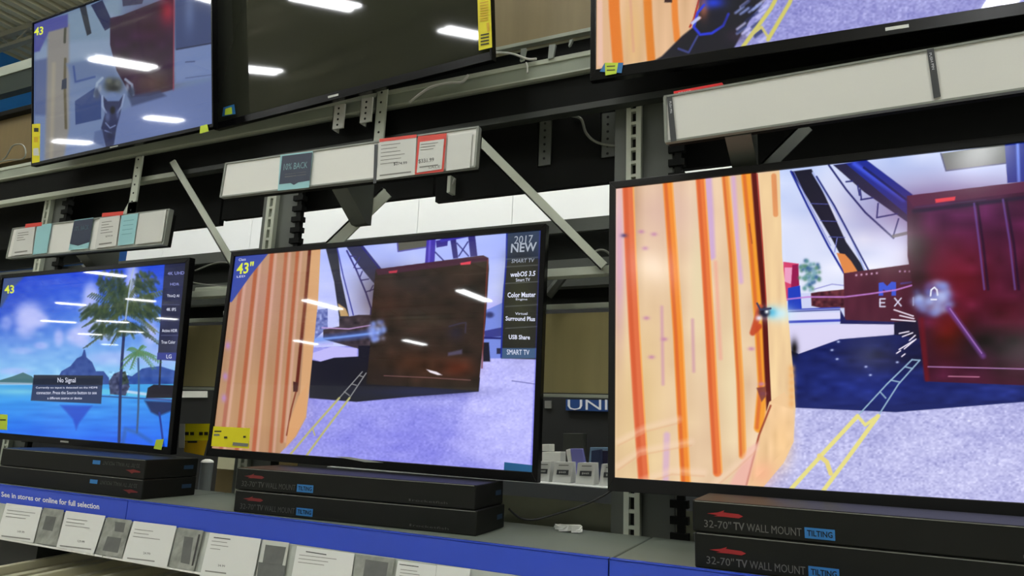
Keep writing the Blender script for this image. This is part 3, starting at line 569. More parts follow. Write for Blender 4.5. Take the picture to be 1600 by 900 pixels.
def tv(p, label, bez, draw, nx, smat, bmat, thick=.045, logo=None, cat='television', group=None, zoff=0):
    T = TVFrame(p); w2, h2 = T.w/2, T.h/2; s, t, b = bez
    base = T.loc(0, .02, -h2-b); r = empty('television', base); tag(r, label, cat, group)
    L = T.loc
    # frame: four mitred bars round the screen, standing slightly proud
    m = MB(); y0, y1 = -.006, .014
    I = [(-w2, -h2), (w2, -h2), (w2, h2), (-w2, h2)]; E_ = [(-w2-s, -h2-b), (w2+s, -h2-b), (w2+s, h2+t), (-w2-s, h2+t)]
    for i in range(4):
        j = (i+1) % 4
        q = [I[i], I[j], E_[j], E_[i]]
        m.hexa([L(a, y0, c) for a, c in q], [L(a, y1, c) for a, c in q])
    m.build('bezel', bmat, r, bevel=.0012)
    m = MB(); e = .004
    m.hexa([L(a, y1, c) for a, c in [(-w2-s+e, -h2-b+e), (w2+s-e, -h2-b+e), (w2+s-e, h2+t-e), (-w2-s+e, h2+t-e)]], [L(a, y1+thick*.5, c) for a, c in [(-w2+.02, -h2+.02), (w2-.02, -h2+.02), (w2-.02, h2-.02), (-w2+.02, h2-.02)]])
    m.hexa([L(a, y1+thick*.5, c) for a, c in [(-w2*.7, -h2*.8), (w2*.7, -h2*.8), (w2*.7, h2*.3), (-w2*.7, h2*.3)]], [L(a, y1+thick, c) for a, c in [(-w2*.62, -h2*.7), (w2*.62, -h2*.7), (w2*.62, h2*.2), (-w2*.62, h2*.2)]])
    m.build('back_housing', M_HOUS, r)
    # screen
    if draw:
        ny = int(nx*9/16); u = np.linspace(-w2, w2, nx); v = np.linspace(h2, -h2, ny); U, V = np.meshgrid(u, v)
        P = T.c+U[..., None]*T.M[:, 0]+V[..., None]*T.M[:, 2]
        X, Y = proj(P); c = Canvas(X, Y); draw(c)
        me = bpy.data.meshes.new('screen'); n = nx*ny
        idx = np.arange(n).reshape(ny, nx); q = np.stack([idx[1:, :-1], idx[1:, 1:], idx[:-1, 1:], idx[:-1, :-1]], -1).reshape(-1, 4)
        me.vertices.add(n); me.vertices.foreach_set('co', (P.reshape(-1, 3)-base).ravel())
        me.loops.add(q.size); me.loops.foreach_set('vertex_index', q.ravel().astype(np.int32)); me.polygons.add(len(q))
        me.polygons.foreach_set('loop_start', np.arange(0, q.size, 4, dtype=np.int32)); me.update(calc_edges=True)
        at_ = me.color_attributes.new('picture', 'FLOAT_COLOR', 'POINT'); rgba = np.ones((n, 4), np.float32); rgba[:, :3] = lin(np.clip(c.c, 0, 255)).reshape(-1, 3)
        at_.data.foreach_set('color', rgba.ravel()); me.materials.append(smat)
        o = bpy.data.objects.new('screen', me); COL.objects.link(o); o.parent = r; o['_base'] = base.tolist()
    else:
        m = MB(); m.hexa([L(a, 0, c) for a, c in I], [L(a, .01, c) for a, c in I]); o = m.build('screen', smat, r)
    if logo:
        m = MB(); m.hexa([L(a, y0-.0008, c) for a, c in [(-.02, -h2-b*.62), (.02, -h2-b*.62), (.02, -h2-b*.36), (-.02, -h2-b*.36)]], [L(a, y0+.001, c) for a, c in [(-.02, -h2-b*.62), (.02, -h2-b*.62), (.02, -h2-b*.36), (-.02, -h2-b*.36)]])
        m.build('maker_badge', M_CHROME, r)
    # mounting arms to the rail behind
    for sx in (-.15, .15):
        m = MB(); yb = 1.492; a = L(sx, y1+thick*.9, -h2*.1); c = L(sx, y1+thick*.9, h2*.1)
        for q in (a, c):
            pass
        m.hexa([(a[0]-.012, a[1], a[2]), (a[0]+.012, a[1], a[2]), (a[0]+.012, c[1], c[2]), (a[0]-.012, c[1], c[2])], [(a[0]-.012, yb, a[2]), (a[0]+.012, yb, a[2]), (a[0]+.012, yb, c[2]), (a[0]-.012, yb, c[2])])
        m.build('mounting_arm', M_BLACKM, r)
    return T, r
def scaled(p, s): return [p[0]*s, p[1]*s, p[2]*s, p[3]*s, *p[4:]]
PA = scaled([-2.2076, 1.4035, 1.1473, .9407, -.0183, .1579, -.002], .97)
PB = [-1.2286, 1.3509, 1.1735, 1.0364, -.1141, .1693, .0277]
PC = [.136, 1.4, 1.1329, 1.2, .0539, .042, -.0005]
PD = scaled([-2.183, 1.4116, .1679, .9376, -.0243, .0445, .0078], .985)
PE = [-1.0642, 1.398, .1699, .942, -.0048, -.0017, .0034]
PF = [.1259, 1.4235, .2155, 1.0991, .0089, .0003, -.0066]
S_GLOSS = screen_mat('glossy_screen', .025)
S_HAZE = screen_mat('glossy_screen_with_haze', .035)
S_MATT = screen_mat('matt_screen', .12, .45, .004)
S_OFF = mat('dark_screen_glass', (46, 48, 40), .035)
TA, ra = tv(PA, 'slim television at the top left showing a rider in a yard, reflected haze painted into the picture', (.006, .006, .012), scene_rider, 420, S_HAZE, M_BEZEL, .03, True)
TB, rb = tv(PB, 'television switched off, black glossy screen reflecting ceiling lights', (.006, .006, .022), None, 0, S_OFF, M_BEZEL, .03, True)
TC, rc = tv(PC, 'large television at the top right showing a blurred motorcycle on a road', (.013, .012, .026), scene_moto, 640, S_GLOSS, M_BEZEL, .04, True)
TD, rd = tv(PD, 'television at lower left showing palm trees and a blue lagoon', (.017, .014, .02), scene_tropic, 520, S_GLOSS, M_BEZEL, .045, True)
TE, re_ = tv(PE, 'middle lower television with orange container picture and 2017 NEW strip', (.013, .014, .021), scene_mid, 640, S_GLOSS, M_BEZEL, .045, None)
TF, rf = tv(PF, 'largest lower television on the right, orange and red containers on screen', (.014, .016, .027), scene_wide, 900, S_MATT, M_BEZELM, .04, None)

def lit(name, rgb, s=1.):
    m = mat(name, (8, 8, 8), .1, emit=rgb, es=s); m.cycles.emission_sampling = 'NONE'; return m
LW = lit('lit_white_text', (226, 230, 250)); LG = lit('lit_grey_text', (168, 176, 190)); LY = lit('lit_yellow_text', (222, 232, 70)); LP = lit('lit_lilac_text', (150, 156, 224)); LR = lit('lit_red_text', (200, 60, 90))
def q4(x0, y0, x1, y1, sl=0., lean=0.):      # quad helper: slope per px, lean = x shift of the bottom
    return [(x0, y0), (x1, y0+sl*(x1-x0)), (x1+lean, y1+sl*(x1-x0)), (x0+lean, y1)]
# lettering shown by the middle screen
def let(T, par, st, q, mm, bold=False):
    m = MB(); put_text(m, st, q, T.px(-.0008), 0, bold); m.build('screen_lettering', mm, par)

let(TE, re_, '2017', q4(804, 369, 833, 381, -.07, -1), LG); let(TE, re_, 'NEW', q4(799, 381, 839, 395, -.07, -1), LG, True); let(TE, re_, 'SMART TV', q4(800, 405, 835, 411, -.04, -1), LG)
let(TE, re_, 'webOS 3.5', q4(798, 425, 837, 433, -.05, -1), LW, True); let(TE, re_, 'Smart TV', q4(806, 435, 828, 440, -.03), LW)
let(TE, re_, 'Color Master', q4(793, 457, 837, 465, -.02), LW, True); let(TE, re_, 'Engine', q4(806, 466, 824, 470), LW)
let(TE, re_, 'Virtual', q4(805, 488, 824, 492), LW); let(TE, re_, 'Surround Plus', q4(790, 494, 836, 501, .02), LW, True)
let(TE, re_, 'USB Share', q4(795, 523, 828, 530, .02), LW, True); let(TE, re_, 'SMART TV', q4(792, 546, 827, 554, .02), LW)
let(TE, re_, 'Class', q4(373, 404, 384, 408, -.1), LW); let(TE, re_, '43"', q4(371, 411, 397, 429, -.1, -2), LY, True); let(TE, re_, 'LED', q4(370, 431, 383, 434, -.1), LW)


let(TD, rd, '4K UHD', q4(262, 425, 288, 430, -.05), LP); let(TD, rd, 'HDR', q4(266, 442, 280, 446), LP); let(TD, rd, 'ThinQ AI', q4(261, 460, 280, 465), LW); let(TD, rd, '4K IPS', q4(260, 481, 275, 486), LW)
let(TD, rd, 'Active HDR', q4(253, 514, 277, 519), LW); let(TD, rd, 'True Color', q4(252, 532, 274, 537), LW); let(TD, rd, 'LG', q4(260, 554, 268, 560), LW)
let(TD, rd, 'No Signal', q4(90, 590, 118, 600), LW)
let(TD, rd, 'Currently no input is detected on the HDMI', q4(56, 604, 152, 608), LW); let(TD, rd, 'connector. Press the Source button to see', q4(57, 611, 151, 616), LW); let(TD, rd, 'a different source or device', q4(74, 620, 128, 624), LW)
let(TD, rd, '43', q4(7, 446, 22, 459, -.05), LY, True)

let(TA, ra, '43', q4(54, 43, 68, 56, -.15, -1), LY, True)
# the maker's badge shown by a bright mark under the middle screen
def sticker(T, parent, quads, mats, name='sticker', off=-.0085, label=None):
    f1 = T.px(off+.0025); m = MB()
    for i_, (q, mi) in enumerate(quads):
        f0 = T.px(off-.0004*min(i_, 3))
        if isinstance(q, tuple): put_text(m, q[0], q[1], T.px(off-.0006), mi, True)
        else:
            a = [f0(*p) for p in q]; b = [f1(*p) for p in q]
            if len(q) == 4: m.hexa(a, b, mi)
    o = m.build(name, mats, parent)
    if label: o['label'] = label
    return o
def lines_q(x0, x1, ys, sl, mi, h=1.6): return [([(x0, y), (x1, y+sl*(x1-x0)), (x1, y+sl*(x1-x0)+h), (x0, y+h)], mi) for y in ys]
sticker(TE, re_, [([(333, 666), (391, 669), (389, 701), (330, 697)], 0), ([(335, 673), (346, 673), (346, 675), (335, 675)], 1), ([(334, 678), (343, 678), (343, 681), (334, 681)], 2), ([(364, 691), (388, 693), (387, 698), (363, 696)], 2), ([(350, 682), (355, 682), (355, 685), (350, 685)], 1), ([(380, 681), (384, 681), (384, 684), (380, 684)], 1)], [M_YEL, M_INK, M_GREYP], 'sticker', -.004, 'yellow energy sticker')
sticker(TE, re_, [([(788, 722), (833, 727), (831, 741), (787, 737)], 0)], [M_BLUEP], 'sticker', -.004, 'blue sticker')
sticker(TD, rd, [([(0, 647), (12, 648), (11, 672), (-2, 671)], 0), ([(0, 655), (9, 655), (9, 657), (0, 657)], 1)], [M_YELG, M_INK], 'sticker', -.004, 'lime sticker')
sticker(TD, rd, [([(244, 687), (256, 686), (252, 703), (240, 701)], 0)], [M_YELG], 'sticker', -.009, 'lime sticker')
fA = TA.px(-.008)
sticker(TA, ra, [([(50, 194), (63, 193), (62, 253), (50, 255)], 0), ([(53, 200), (60, 200), (60, 206), (53, 206)], 1), ([(53, 214), (59, 214), (59, 222), (53, 222)], 2), ([(52, 232), (60, 231), (61, 243), (52, 243)], 3)], [M_YEL, M_INK, M_YELO, M_PAPER], 'sticker', -.008, 'tall yellow energy sticker')
sticker(TA, ra, [([(313, 197), (324, 194), (326, 205), (312, 209)], 0)], [M_YELG], 'sticker', -.009, 'lime sticker')
sticker(TB, rb, [([(349, 168), (366, 163), (368, 178), (347, 182)], 1), ([(352, 170), (362, 167), (363, 178), (351, 180)], 0)], [M_YELG, M_BLUEP], 'sticker', -.009, 'lime sticker')
sticker(TB, rb, [([(746, -6), (766, -8), (769, 74), (748, 79)], 0)]+lines_q(750, 763, range(4, 36, 4), -.2, 1, 1.8)+[([(760, 36), (764, 35), (765, 48), (761, 49)], 1)]+lines_q(751, 764, range(54, 72, 5), -.2, 2, 2), [M_YEL, M_YELO, M_INK], 'sticker', -.009, 'tall yellow energy sticker')
sticker(TC, rc, [([(937, 112), (945, 98), (974, 98), (971, 114), (958, 118)][:4], 1), ([(945, 98), (966, 98), (963, 115), (946, 118)], 0)]+lines_q(948, 961, (103, 109), -.05, 2, 1.5), [M_YELG, M_BLUEP, M_INK], 'sticker', -.009, 'lime sticker')
sticker(TE, re_, [([(521, 713), (545, 714), (570, 718), (565, 721)], 0), ([(565, 721), (570, 718), (600, 723), (570, 722)], 0)], [M_CHROME], 'maker_badge', -.0075, 'bright silver badge')

# ------------------------------------------------------------------ steel display frame
def z_at(px, py, Y): return float(at(px, py, Y)[2])
RL = (-4.6, 1.6)
def rail(name, y0, y1, z0, z1, mt, label, x0=RL[0], x1=RL[1], lip=None, cat='rail'):
    m = MB(); m.box(x0, x1, y0, y1, z0, z1)
    if lip: m.box(x0, x1, y0-.012, y0, z1-lip, z1+.006)
    o = m.build(name, mt, bevel=.001); tag(o, label, cat); return o
# open ledge under the top televisions: a pale lip, a sloping tray and a dark beam
m = MB(); zt = z_at(609, 142, 1.5); zb = z_at(609, 168, 1.5)
m.box(*RL, 1.500, 1.506, zb+.006, zt-.012, 1); m.box(*RL, 1.496, 1.508, zt-.012, zt, 0); m.box(*RL, 1.494, 1.508, zb, zb+.004, 0); m.box(*RL, 1.506, 1.536, zb, zb+.006, 1)
tag(m.build('cable_ledge', [M_STEEL, mat('ledge_face', (150, 158, 142), .5, noise=.12, nscale=4)]), 'long grey-green steel ledge running under the top televisions', 'rail')
zm = z_at(735, 192, 1.52); zw = z_at(900, 290, 1.545)
rail('dark_beam', 1.512, 1.536, zm-.004, zb-.003, M_BLACKM, 'black beam directly below the long grey-green ledge')
rail('thin_rail', 1.506, 1.536, zm-.022, zm-.005, mat('charcoal_steel', (48, 52, 48), .5), 'thin charcoal rail at the lower edge of the upper black beam', -1.95)
rail('thin_rail', 1.506, 1.536, zm-.022, zm-.005, M_STEEL, 'thin pale rail between the left and middle price rails', RL[0], -1.952)
HB = z_at(875, 293, 1.62); xa, xb = float(at(1046, 268, 1.62)[0]), float(at(1160, 258, 1.62)[0])
m = MB(); m.box(-1.02, xa, 1.62, 1.64, HB, zm+.06); m.box(xa, xb, 1.62, 1.64, HB+.012, zm+.06); m.box(xb, 1.6, 1.62, 1.64, HB-.03, zm+.06); tag(m.build('black_back_panel', M_BLACKM), 'black back panel behind the signs, right of the middle sign', 'panel')
m = MB(); hb2 = z_at(600, 313, 1.62); m.box(-1.86, -1.03, 1.62, 1.64, hb2, zm+.06); tag(m.build('black_back_panel', M_BLACKM), 'black back panel above the white fascia, behind the middle sign', 'panel')
m = MB(); m.box(-4.6, -1.87, 1.62, 1.64, z_at(330, 352, 1.62), zm+.06); tag(m.build('black_back_panel', M_BLACKM), 'black back panel behind the left sign', 'panel')
m = MB(); p = at(704, 296, 1.60); m.box(p[0]-.006, p[0]+.004, 1.59, 1.6202, z_at(704, 302, 1.6), z_at(704, 276, 1.6)); tag(m.build('edge_clip', M_STEEL), 'pale clip on the edge of the black panel under the middle sign', 'clip')
rail('lower_rail', 1.602, 1.616, z_at(900, 362, 1.602), z_at(900, 341, 1.602), M_STEELD, 'dark grey rail below the white fascia between the lower televisions')
rail('tie_bar', 1.500, 1.534, z_at(905, 430, 1.5), z_at(905, 417, 1.5), M_STEEL, 'pale grey tie bar meeting the foot of the diagonal braces', lip=None)
m = MB(); zl = z_at(905, 416, 1.605); m.box(-4.6, 1.6, 1.605, 1.64, zl-.05, zl+.02); tag(m.build('cable_tray', M_STEELD), 'grey cable tray behind the pale tie bar', 'tray')
rail('thin_trim', 1.602, 1.612, z_at(900, 482, 1.602), z_at(900, 474, 1.602), M_STEEL, 'thin pale trim just above the olive board between the televisions')
m = MB(); m.box(-4.6, 1.6, 1.645, 1.66, z_at(900, 480, 1.645), z_at(900, 355, 1.645)); tag(m.build('dark_infill_panel', mat('charcoal_panel', (30, 32, 28), .6, spec=.2)), 'charcoal infill panel under the tie bar', 'panel')
m = MB(); m.box(-4.6, 1.6, 1.604, 1.62, z_at(900, 614, 1.604), z_at(900, 489, 1.604)); tag(m.build('olive_board', M_TAND), 'olive brown board behind the lower televisions', 'board')
rail('board_trim', 1.602, 1.62, z_at(900, 621, 1.604), z_at(900, 616, 1.604), M_STEEL, 'thin pale trim along the foot of the olive board')
# uprights: slotted strip with a recessed web and a toothed edge
def upright(X, label):
    r = empty('shelving_upright', (X, 1.56, 0)); w_ = .018; z0, z1 = 0, z_at(990, 138, 1.54)
    if X < -2: z1 = z_at(80, 262, 1.54)
    m = MB(); m.box(X-w_, X-.006, 1.540, 1.556, z0, z1); m.box(X+.006, X+w_, 1.540, 1.556, z0, z1)
    z = z0+.015
    while z < z1-.01: m.box(X-.006, X+.006, 1.541, 1.553, z, z+.0075); z += .0335
    m.box(X-w_, X+w_, 1.556, 1.60, z0, z1, 1); m.build('slotted_strip', [M_STEEL, M_SLOT], r)
    m = MB(); m.box(X+w_, X+w_+.072, 1.556, 1.575, z0, z1-.02); m.box(X-w_-.035, X-w_, 1.562, 1.58, z0, z1-.02); m.build('web_plate', M_STEELD, r)
    m = MB(); m.box(X+.096, X+.112, 1.55, 1.566, z0, z1-.02); z = z0
    while z < z1-.05: m.box(X+.082, X+.120, 1.545, 1.566, z, z+.016); z += .0335
    m.build('toothed_rail', M_BLACKM, r)
    m = MB(); m.box(X+.128, X+.165, 1.556, 1.58, z0, 1.19); m.build('rear_leg', M_STEELD, r)
    tag(r, label, 'shelving upright'); return r
upright(-.42, 'slotted grey steel upright left of the largest television')
upright(-1.563, 'slotted grey steel upright above the middle television')
upright(-2.70, 'slotted grey steel upright above the lagoon television at far left')
upright(.72, 'slotted steel upright hidden behind the largest television')
# punched hanging bars
def punched(name, px, py0, py1, wpx, Y, label, foot=False, mt=None, nh=None, cat='bracket', hw=.0035, gap=.03):
    a = at(px-wpx/2, py0, Y); b = at(px+wpx/2, py0, Y); X = (a[0]+b[0])/2; hw_ = (b[0]-a[0])/2; z1 = a[2]; z0 = z_at(px, py1, Y)
    r = MB(); r.box(X-hw_, X+hw_, Y, Y+.006, z0, z1); r.box(X-hw_, X-hw_+.003, Y, Y+(.03 if Y < 1.6 else .006), z0, z1)
    z = z1-.012
    while z > z0+.006:
        r.tube([(X, Y-.0008, z), (X, Y+.003, z)], hw, 8, 1); z -= gap
    if foot: r.prism([(X-hw_, Y, z0+.05), (X+hw_, Y, z0+.05), (X+hw_, Y, z0), (X-hw_-.03, Y, z0)], (0, .006, 0))
    o = r.build(name, [mt or M_STEEL, M_SLOT]); tag(o, label, cat); return o
punched('hanging_bar', 597, 140, 222, 16, 1.48, 'pale punched steel bar behind the middle sign', cat='bar')
punched('hanging_bar', 217, 245, 336, 11, 1.48, 'pale punched steel bar with bent foot above the left sign', True, cat='bar')
punched('punched_bracket', 530, 165, 200, 17, 1.47, 'short white punched bracket under the switched-off television, left of two', mt=M_WPLAS, gap=.017)
punched('punched_bracket', 573, 155, 190, 18, 1.47, 'short white punched bracket under the switched-off television, right of two', mt=M_WPLAS, gap=.017)
punched('punched_bracket', 852, 188, 258, 20, 1.6135, 'dim clear bracket hanging in the dark gap, left of two', mt=M_STEELD, gap=.02)
punched('punched_bracket', 950, 178, 245, 22, 1.6135, 'dim clear bracket beside the slotted upright, right of two', mt=M_STEELD, gap=.02)
# diagonal braces (L-section)
def brace(a, b, wpx, Y, label, mt=None):
    A = np.array(a, float); B = np.array(b, float); d = (B-A)/np.linalg.norm(B-A); n = np.array([-d[1], d[0]])*wpx/2
    q = [at(*(A+n), Y), at(*(B+n), Y), at(*(B-n), Y), at(*(A-n), Y)]
    m = MB(); m.hexa(q, [p+np.array([0, .004, 0]) for p in q]); q2 = [q[0], q[1], q[1]+(q[2]-q[1])*.15, q[0]+(q[3]-q[0])*.15]; m.hexa(q2, [p+np.array([0, .012, 0]) for p in q2])
    tag(m.build('diagonal_brace', mt or M_STEEL), label, 'brace'); 
brace((736, 208), (943, 416), 15, 1.484, 'long diagonal steel brace right of the middle sign')
brace((268, 252), (368, 420), 11, 1.484, 'diagonal steel brace between the left and middle signs')
brace((604, 300), (508, 392), 19, 1.484, 'short diagonal steel brace under the middle sign')
brace((1262, 196), (1192, 266), 20, 1.484, 'dark diagonal steel brace below the right-hand sign', M_STEELD)
# diagonal brace low behind the middle/right gap
m = MB(); m.tube([at(885, 425, 1.57), at(856, 462, 1.57)], .012, 6); tag(m.build('strut', M_STEELD), 'dark strut under the tie bar in the gap', 'strut')

# ------------------------------------------------------------------ signs (price rails)
def signframe(cx, cy, cz, w_, h_, ya, ti, ro):
    T = TVFrame([cx, cy, cz, w_, ya, ti, ro]); T.h = h_; return T
def card(T, quad, extra, label, group=None, off=-.0118, cat='price card', name='price_card', mats=None, th=.0012):
    f0 = T.px(off); f1 = T.px(off+th); f2 = T.px(off-.0005); m = MB(); m.hexa([f0(*p) for p in quad], [f1(*p) for p in quad], 0)
    for q, mi in extra:
        if isinstance(q, tuple): put_text(m, q[0], q[1], f2, mi, False)
        else: put_quad(m, q, f2, mi)
    o = m.build(name, mats or [M_PAPER, M_GREYP, M_REDC, M_INK, M_TEAL]); tag(o, label, cat, group); return o
def sign(T, label, dividers=(), arm_x=None, drop=.125):
    w2, h2 = T.w/2, T.h/2; L = T.loc; r = empty('price_rail', L(0, 0, -h2)); tag(r, label, 'price rail')
    m = MB(); m.hexa([L(a, -.006, c) for a, c in [(-w2, -h2), (w2, -h2), (w2, h2), (-w2, h2)]], [L(a, .003, c) for a, c in [(-w2, -h2), (w2, -h2), (w2, h2), (-w2, h2)]]); m.build('white_panel', M_WHITE, r)
    m = MB()
    for z0, z1 in [(h2-.001, h2+.003), (-h2-.003, -h2+.001)]: m.hexa([L(a, -.009, c) for a, c in [(-w2-.004, z0), (w2+.004, z0), (w2+.004, z1), (-w2-.004, z1)]], [L(a, .006, c) for a, c in [(-w2-.004, z0), (w2+.004, z0), (w2+.004, z1), (-w2-.004, z1)]])
    for x0, x1 in [(-w2-.005, -w2+.001), (w2-.001, w2+.005)]: m.hexa([L(a, -.009, c) for a, c in [(x0, -h2), (x1, -h2), (x1, h2), (x0, h2)]], [L(a, .006, c) for a, c in [(x0, -h2), (x1, -h2), (x1, h2), (x0, h2)]])
    m.build('frame', mat('sign_frame_grey', (132, 136, 128), .4), r)
    m = MB(); m.hexa([L(a, .006, c) for a, c in [(-w2, -h2-.004), (w2, -h2-.004), (w2, h2-.01), (-w2, h2-.01)]], [L(a, .02, c) for a, c in [(-w2, -h2-.004), (w2, -h2-.004), (w2, h2-.01), (-w2, h2-.01)]]); m.build('backing_channel', M_BLACKM, r)
    for q in dividers:
        f0 = T.px(-.0095); f1 = T.px(-.004); m = MB(); m.hexa([f0(*p) for p in q], [f1(*p) for p in q]); m.build('divider', M_DGREY, r)
    for ax in (arm_x or []):
        zc = L(0, 0, 0)[2]; y0 = L(0, 0, 0)[1]; m = MB()
        m.prism([(ax-.012, y0+.02, zc+.02), (ax-.012, 1.481, zc+.0), (ax-.012, 1.481, zc-drop), (ax-.012, 1.46, zc-drop), (ax-.012, y0+.02, zc-.055)], (.05, 0, 0)); m.build('support_arm', M_STEELD, r)
    return r
TG = signframe(-2.149, 1.35, .5331, .8228, .1021, -.0475, -.0227, .0284)
TH = signframe(-1.1458, 1.35, .6411, .7989, .0981, .0131, -.0329, .010)
TI = signframe(.30, 1.33, .6335, 1.19, .0946, -.0599+.04, .2029-.12, -.0055)
sign(TG, 'left white price rail with teal and navy cards above the lagoon television', (), [-2.19])
sign(TH, 'middle white price rail with navy card and two red-topped price cards', [[(585, 226), (590, 225), (588, 286), (583, 287)]], [-1.17])
def card_lines(x0, y0, x1, y1, sl, n=5, mi=1, lean=-3, price=True):
    """ruled text lines and a price on a card whose face runs x0..x1, y0..y1"""
    out = []; random.seed(int(x0*7+y0)); dy = (y1-y0)
    for k in range(n):
        y = y0+dy*(.16+.09*k); xs = x0+3+lean*(.16+.09*k); xe = xs+(x1-x0-7)*(.45+.5*random.random())
        out.append(([(xs, y+sl*(xs-x0)), (xe, y+sl*(xe-x0)), (xe, y+sl*(xe-x0)+1), (xs, y+sl*(xs-x0)+1)], mi))
    y = y0+dy*.88; xs = x0+3+lean*.9; xe = x1-6+lean*.9; out.append(([(xs, y+sl*(xs-x0)), (xe, y+sl*(xe-x0)), (xe, y+sl*(xe-x0)+2), (xs, y+sl*(xs-x0)+2)], mi))
    return out
# middle rail cards
card(TH, [(438, 242), (489, 236), (483, 293), (434, 298)], [([(441, 244), (488, 238), (484, 282), (466, 285), (459, 289), (454, 286), (436, 288)], 5), (('10% BACK', q4(444, 256, 481, 266, -.1, -1)), 0)]+[([(445, y), (478, y-4), (478, y-3), (445, y+1)], 1) for y in (272, 276)], 'navy card reading BACK with a teal foot on the middle price rail', mats=[M_TEAL, M_GREYP, M_REDC, M_INK, M_TEAL, M_NAVY, M_WTXT], cat='promotional card', name='promotional_card')
card(TH, [(593, 217), (651, 210), (648, 273), (588, 281)], [([(593, 217), (651, 210), (651, 215), (593, 222)], 2), (('$274.99', q4(615, 254, 636, 259, -.1)), 3)]+card_lines(593, 217, 651, 281, -.12, 6), 'white price card with red top on the middle rail, left of the red-bordered one', off=-.0118)
card(TH, [(653, 213), (698, 208), (693, 268), (648, 273)], [([(656, 221), (695, 216), (691, 264), (651, 270)], 0), (('$331.99', q4(654, 250, 678, 257, -.12)), 3), (('SALE', q4(670, 262, 688, 266, -.1)), 1)]+card_lines(654, 216, 694, 266, -.12, 3), 'red-bordered sale price card on the middle rail', off=-.0118, mats=[M_REDC, M_GREYP, M_REDC, M_INK, M_TEAL])
# the red-bordered card needs a white face
card(TH, [(656, 222), (694, 217), (690, 264), (651, 270)], [(('$331.99', q4(654, 249, 678, 256, -.12)), 3), (('SALE', q4(669, 260, 688, 264, -.1)), 1)]+card_lines(655, 218, 693, 266, -.12, 3), 'white price slip on the red-bordered card of the middle rail', off=-.0131, name='price_slip', th=.0006)
card(TH, [(700, 212), (738, 207), (734, 262), (697, 267)], [], 'blank white insert at the right end of the middle price rail', off=-.0105, name='blank_insert', cat='card')
# left rail cards
card(TG, [(26, 358), (55, 354), (50, 396), (17, 400)], card_lines(26, 358, 55, 398, -.13, 4, lean=-7)+[([(40, 350), (66, 347), (65, 353), (39, 356)], 2)], 'white price card with red tab at the left end of the left rail')
card(TG, [(58, 352), (81, 349), (73, 395), (51, 398)], [], 'blank pale teal card on the left rail, left one', mats=[M_TEAL], name='blank_card', cat='card')
card(TG, [(116, 344), (146, 340), (138, 388), (107, 391)], [([(116, 345), (146, 341), (140, 378), (122, 384), (109, 381)], 5), (('10% BACK', q4(117, 354, 139, 361, -.12, -1)), 0)], 'navy card with teal foot in the middle of the left price rail', mats=[M_TEAL, M_GREYP, M_REDC, M_INK, M_TEAL, M_NAVY], cat='promotional card', name='promotional_card')
card(TG, [(156, 341), (188, 336), (181, 384), (148, 388)], card_lines(157, 340, 186, 386, -.13, 5, lean=-6)+[(('$299.99', q4(165, 368, 176, 371, -.1)), 3), ([(160, 333), (193, 330), (192, 336), (159, 339)], 2)], 'white price card with red tab right of the navy card, left rail')
card(TG, [(190, 337), (216, 333), (209, 381), (184, 384)], [([(x0, y), (x0+16, y-2), (x0+16, y-1), (x0, y+1)], 1) for x0, y in [(193, 345), (192, 352), (191, 359), (190, 366)]], 'pale teal card with faint lines on the left rail, right one', mats=[M_TEAL, mat('teal_ink', (110, 160, 168), .6)])
card(TG, [(218, 334), (260, 328), (253, 377), (211, 382)], [], 'blank white insert at the right end of the left price rail', name='blank_insert', cat='card')
# right rail
sign(TI, 'right-hand long blank white price rail above the largest television', [[(1042, 152), (1050, 150), (1057, 220), (1048, 222)], [(1448, 77), (1459, 75), (1470, 151), (1459, 154)]], [.62, 1.0, -.17], .085)
card(TI, [(1052, 143), (1128, 129), (1131, 133), (1054, 150)], [(('PRICE', q4(1060, 144.5, 1080, 147, -.18)), 1)], 'thin red card edge on top of the right-hand price rail', mats=[mat('bright_red_card', (220, 36, 40), .5), M_WTXT], name='red_card', cat='card', off=-.006)
for q, lb in (([(1049, 158), (1050.5, 176), (1047, 177), (1045.5, 159)], 'tiny white sideways lettering at the left end of the right-hand rail'), ([(1455.5, 82), (1460.5, 108), (1456.5, 109), (1451.5, 83)], 'tiny white sideways lettering on the divider of the right-hand rail')):
    m = MB(); put_text(m, 'PUSH PIN', q, TI.px(-.0105), 0); tag(m.build('divider_lettering', M_WTXT), lb, 'lettering')
# small bright oddments near the middle rail
m = MB(); f_ = lambda x, y: at(x, y, 1.47); q = [(125, 398), (128, 396), (150, 404), (146, 416), (130, 418), (127, 414), (133, 412), (126, 409), (125, 405), (133, 405)]
m.prism([f_(*p) for p in q], (0, .004, 0)); tag(m.build('toothed_clip', M_WPLAS), 'white toothed clip under the left price rail', 'clip')
m = MB(); m.tube([at(711, 279, 1.46), at(709, 284, 1.46)], .0035, 8); m.tube([at(709, 284, 1.46), at(707, 288, 1.46)], .0022, 8); tag(m.build('hook', M_CHROME), 'tiny bright hook under the right end of the middle rail', 'hook')
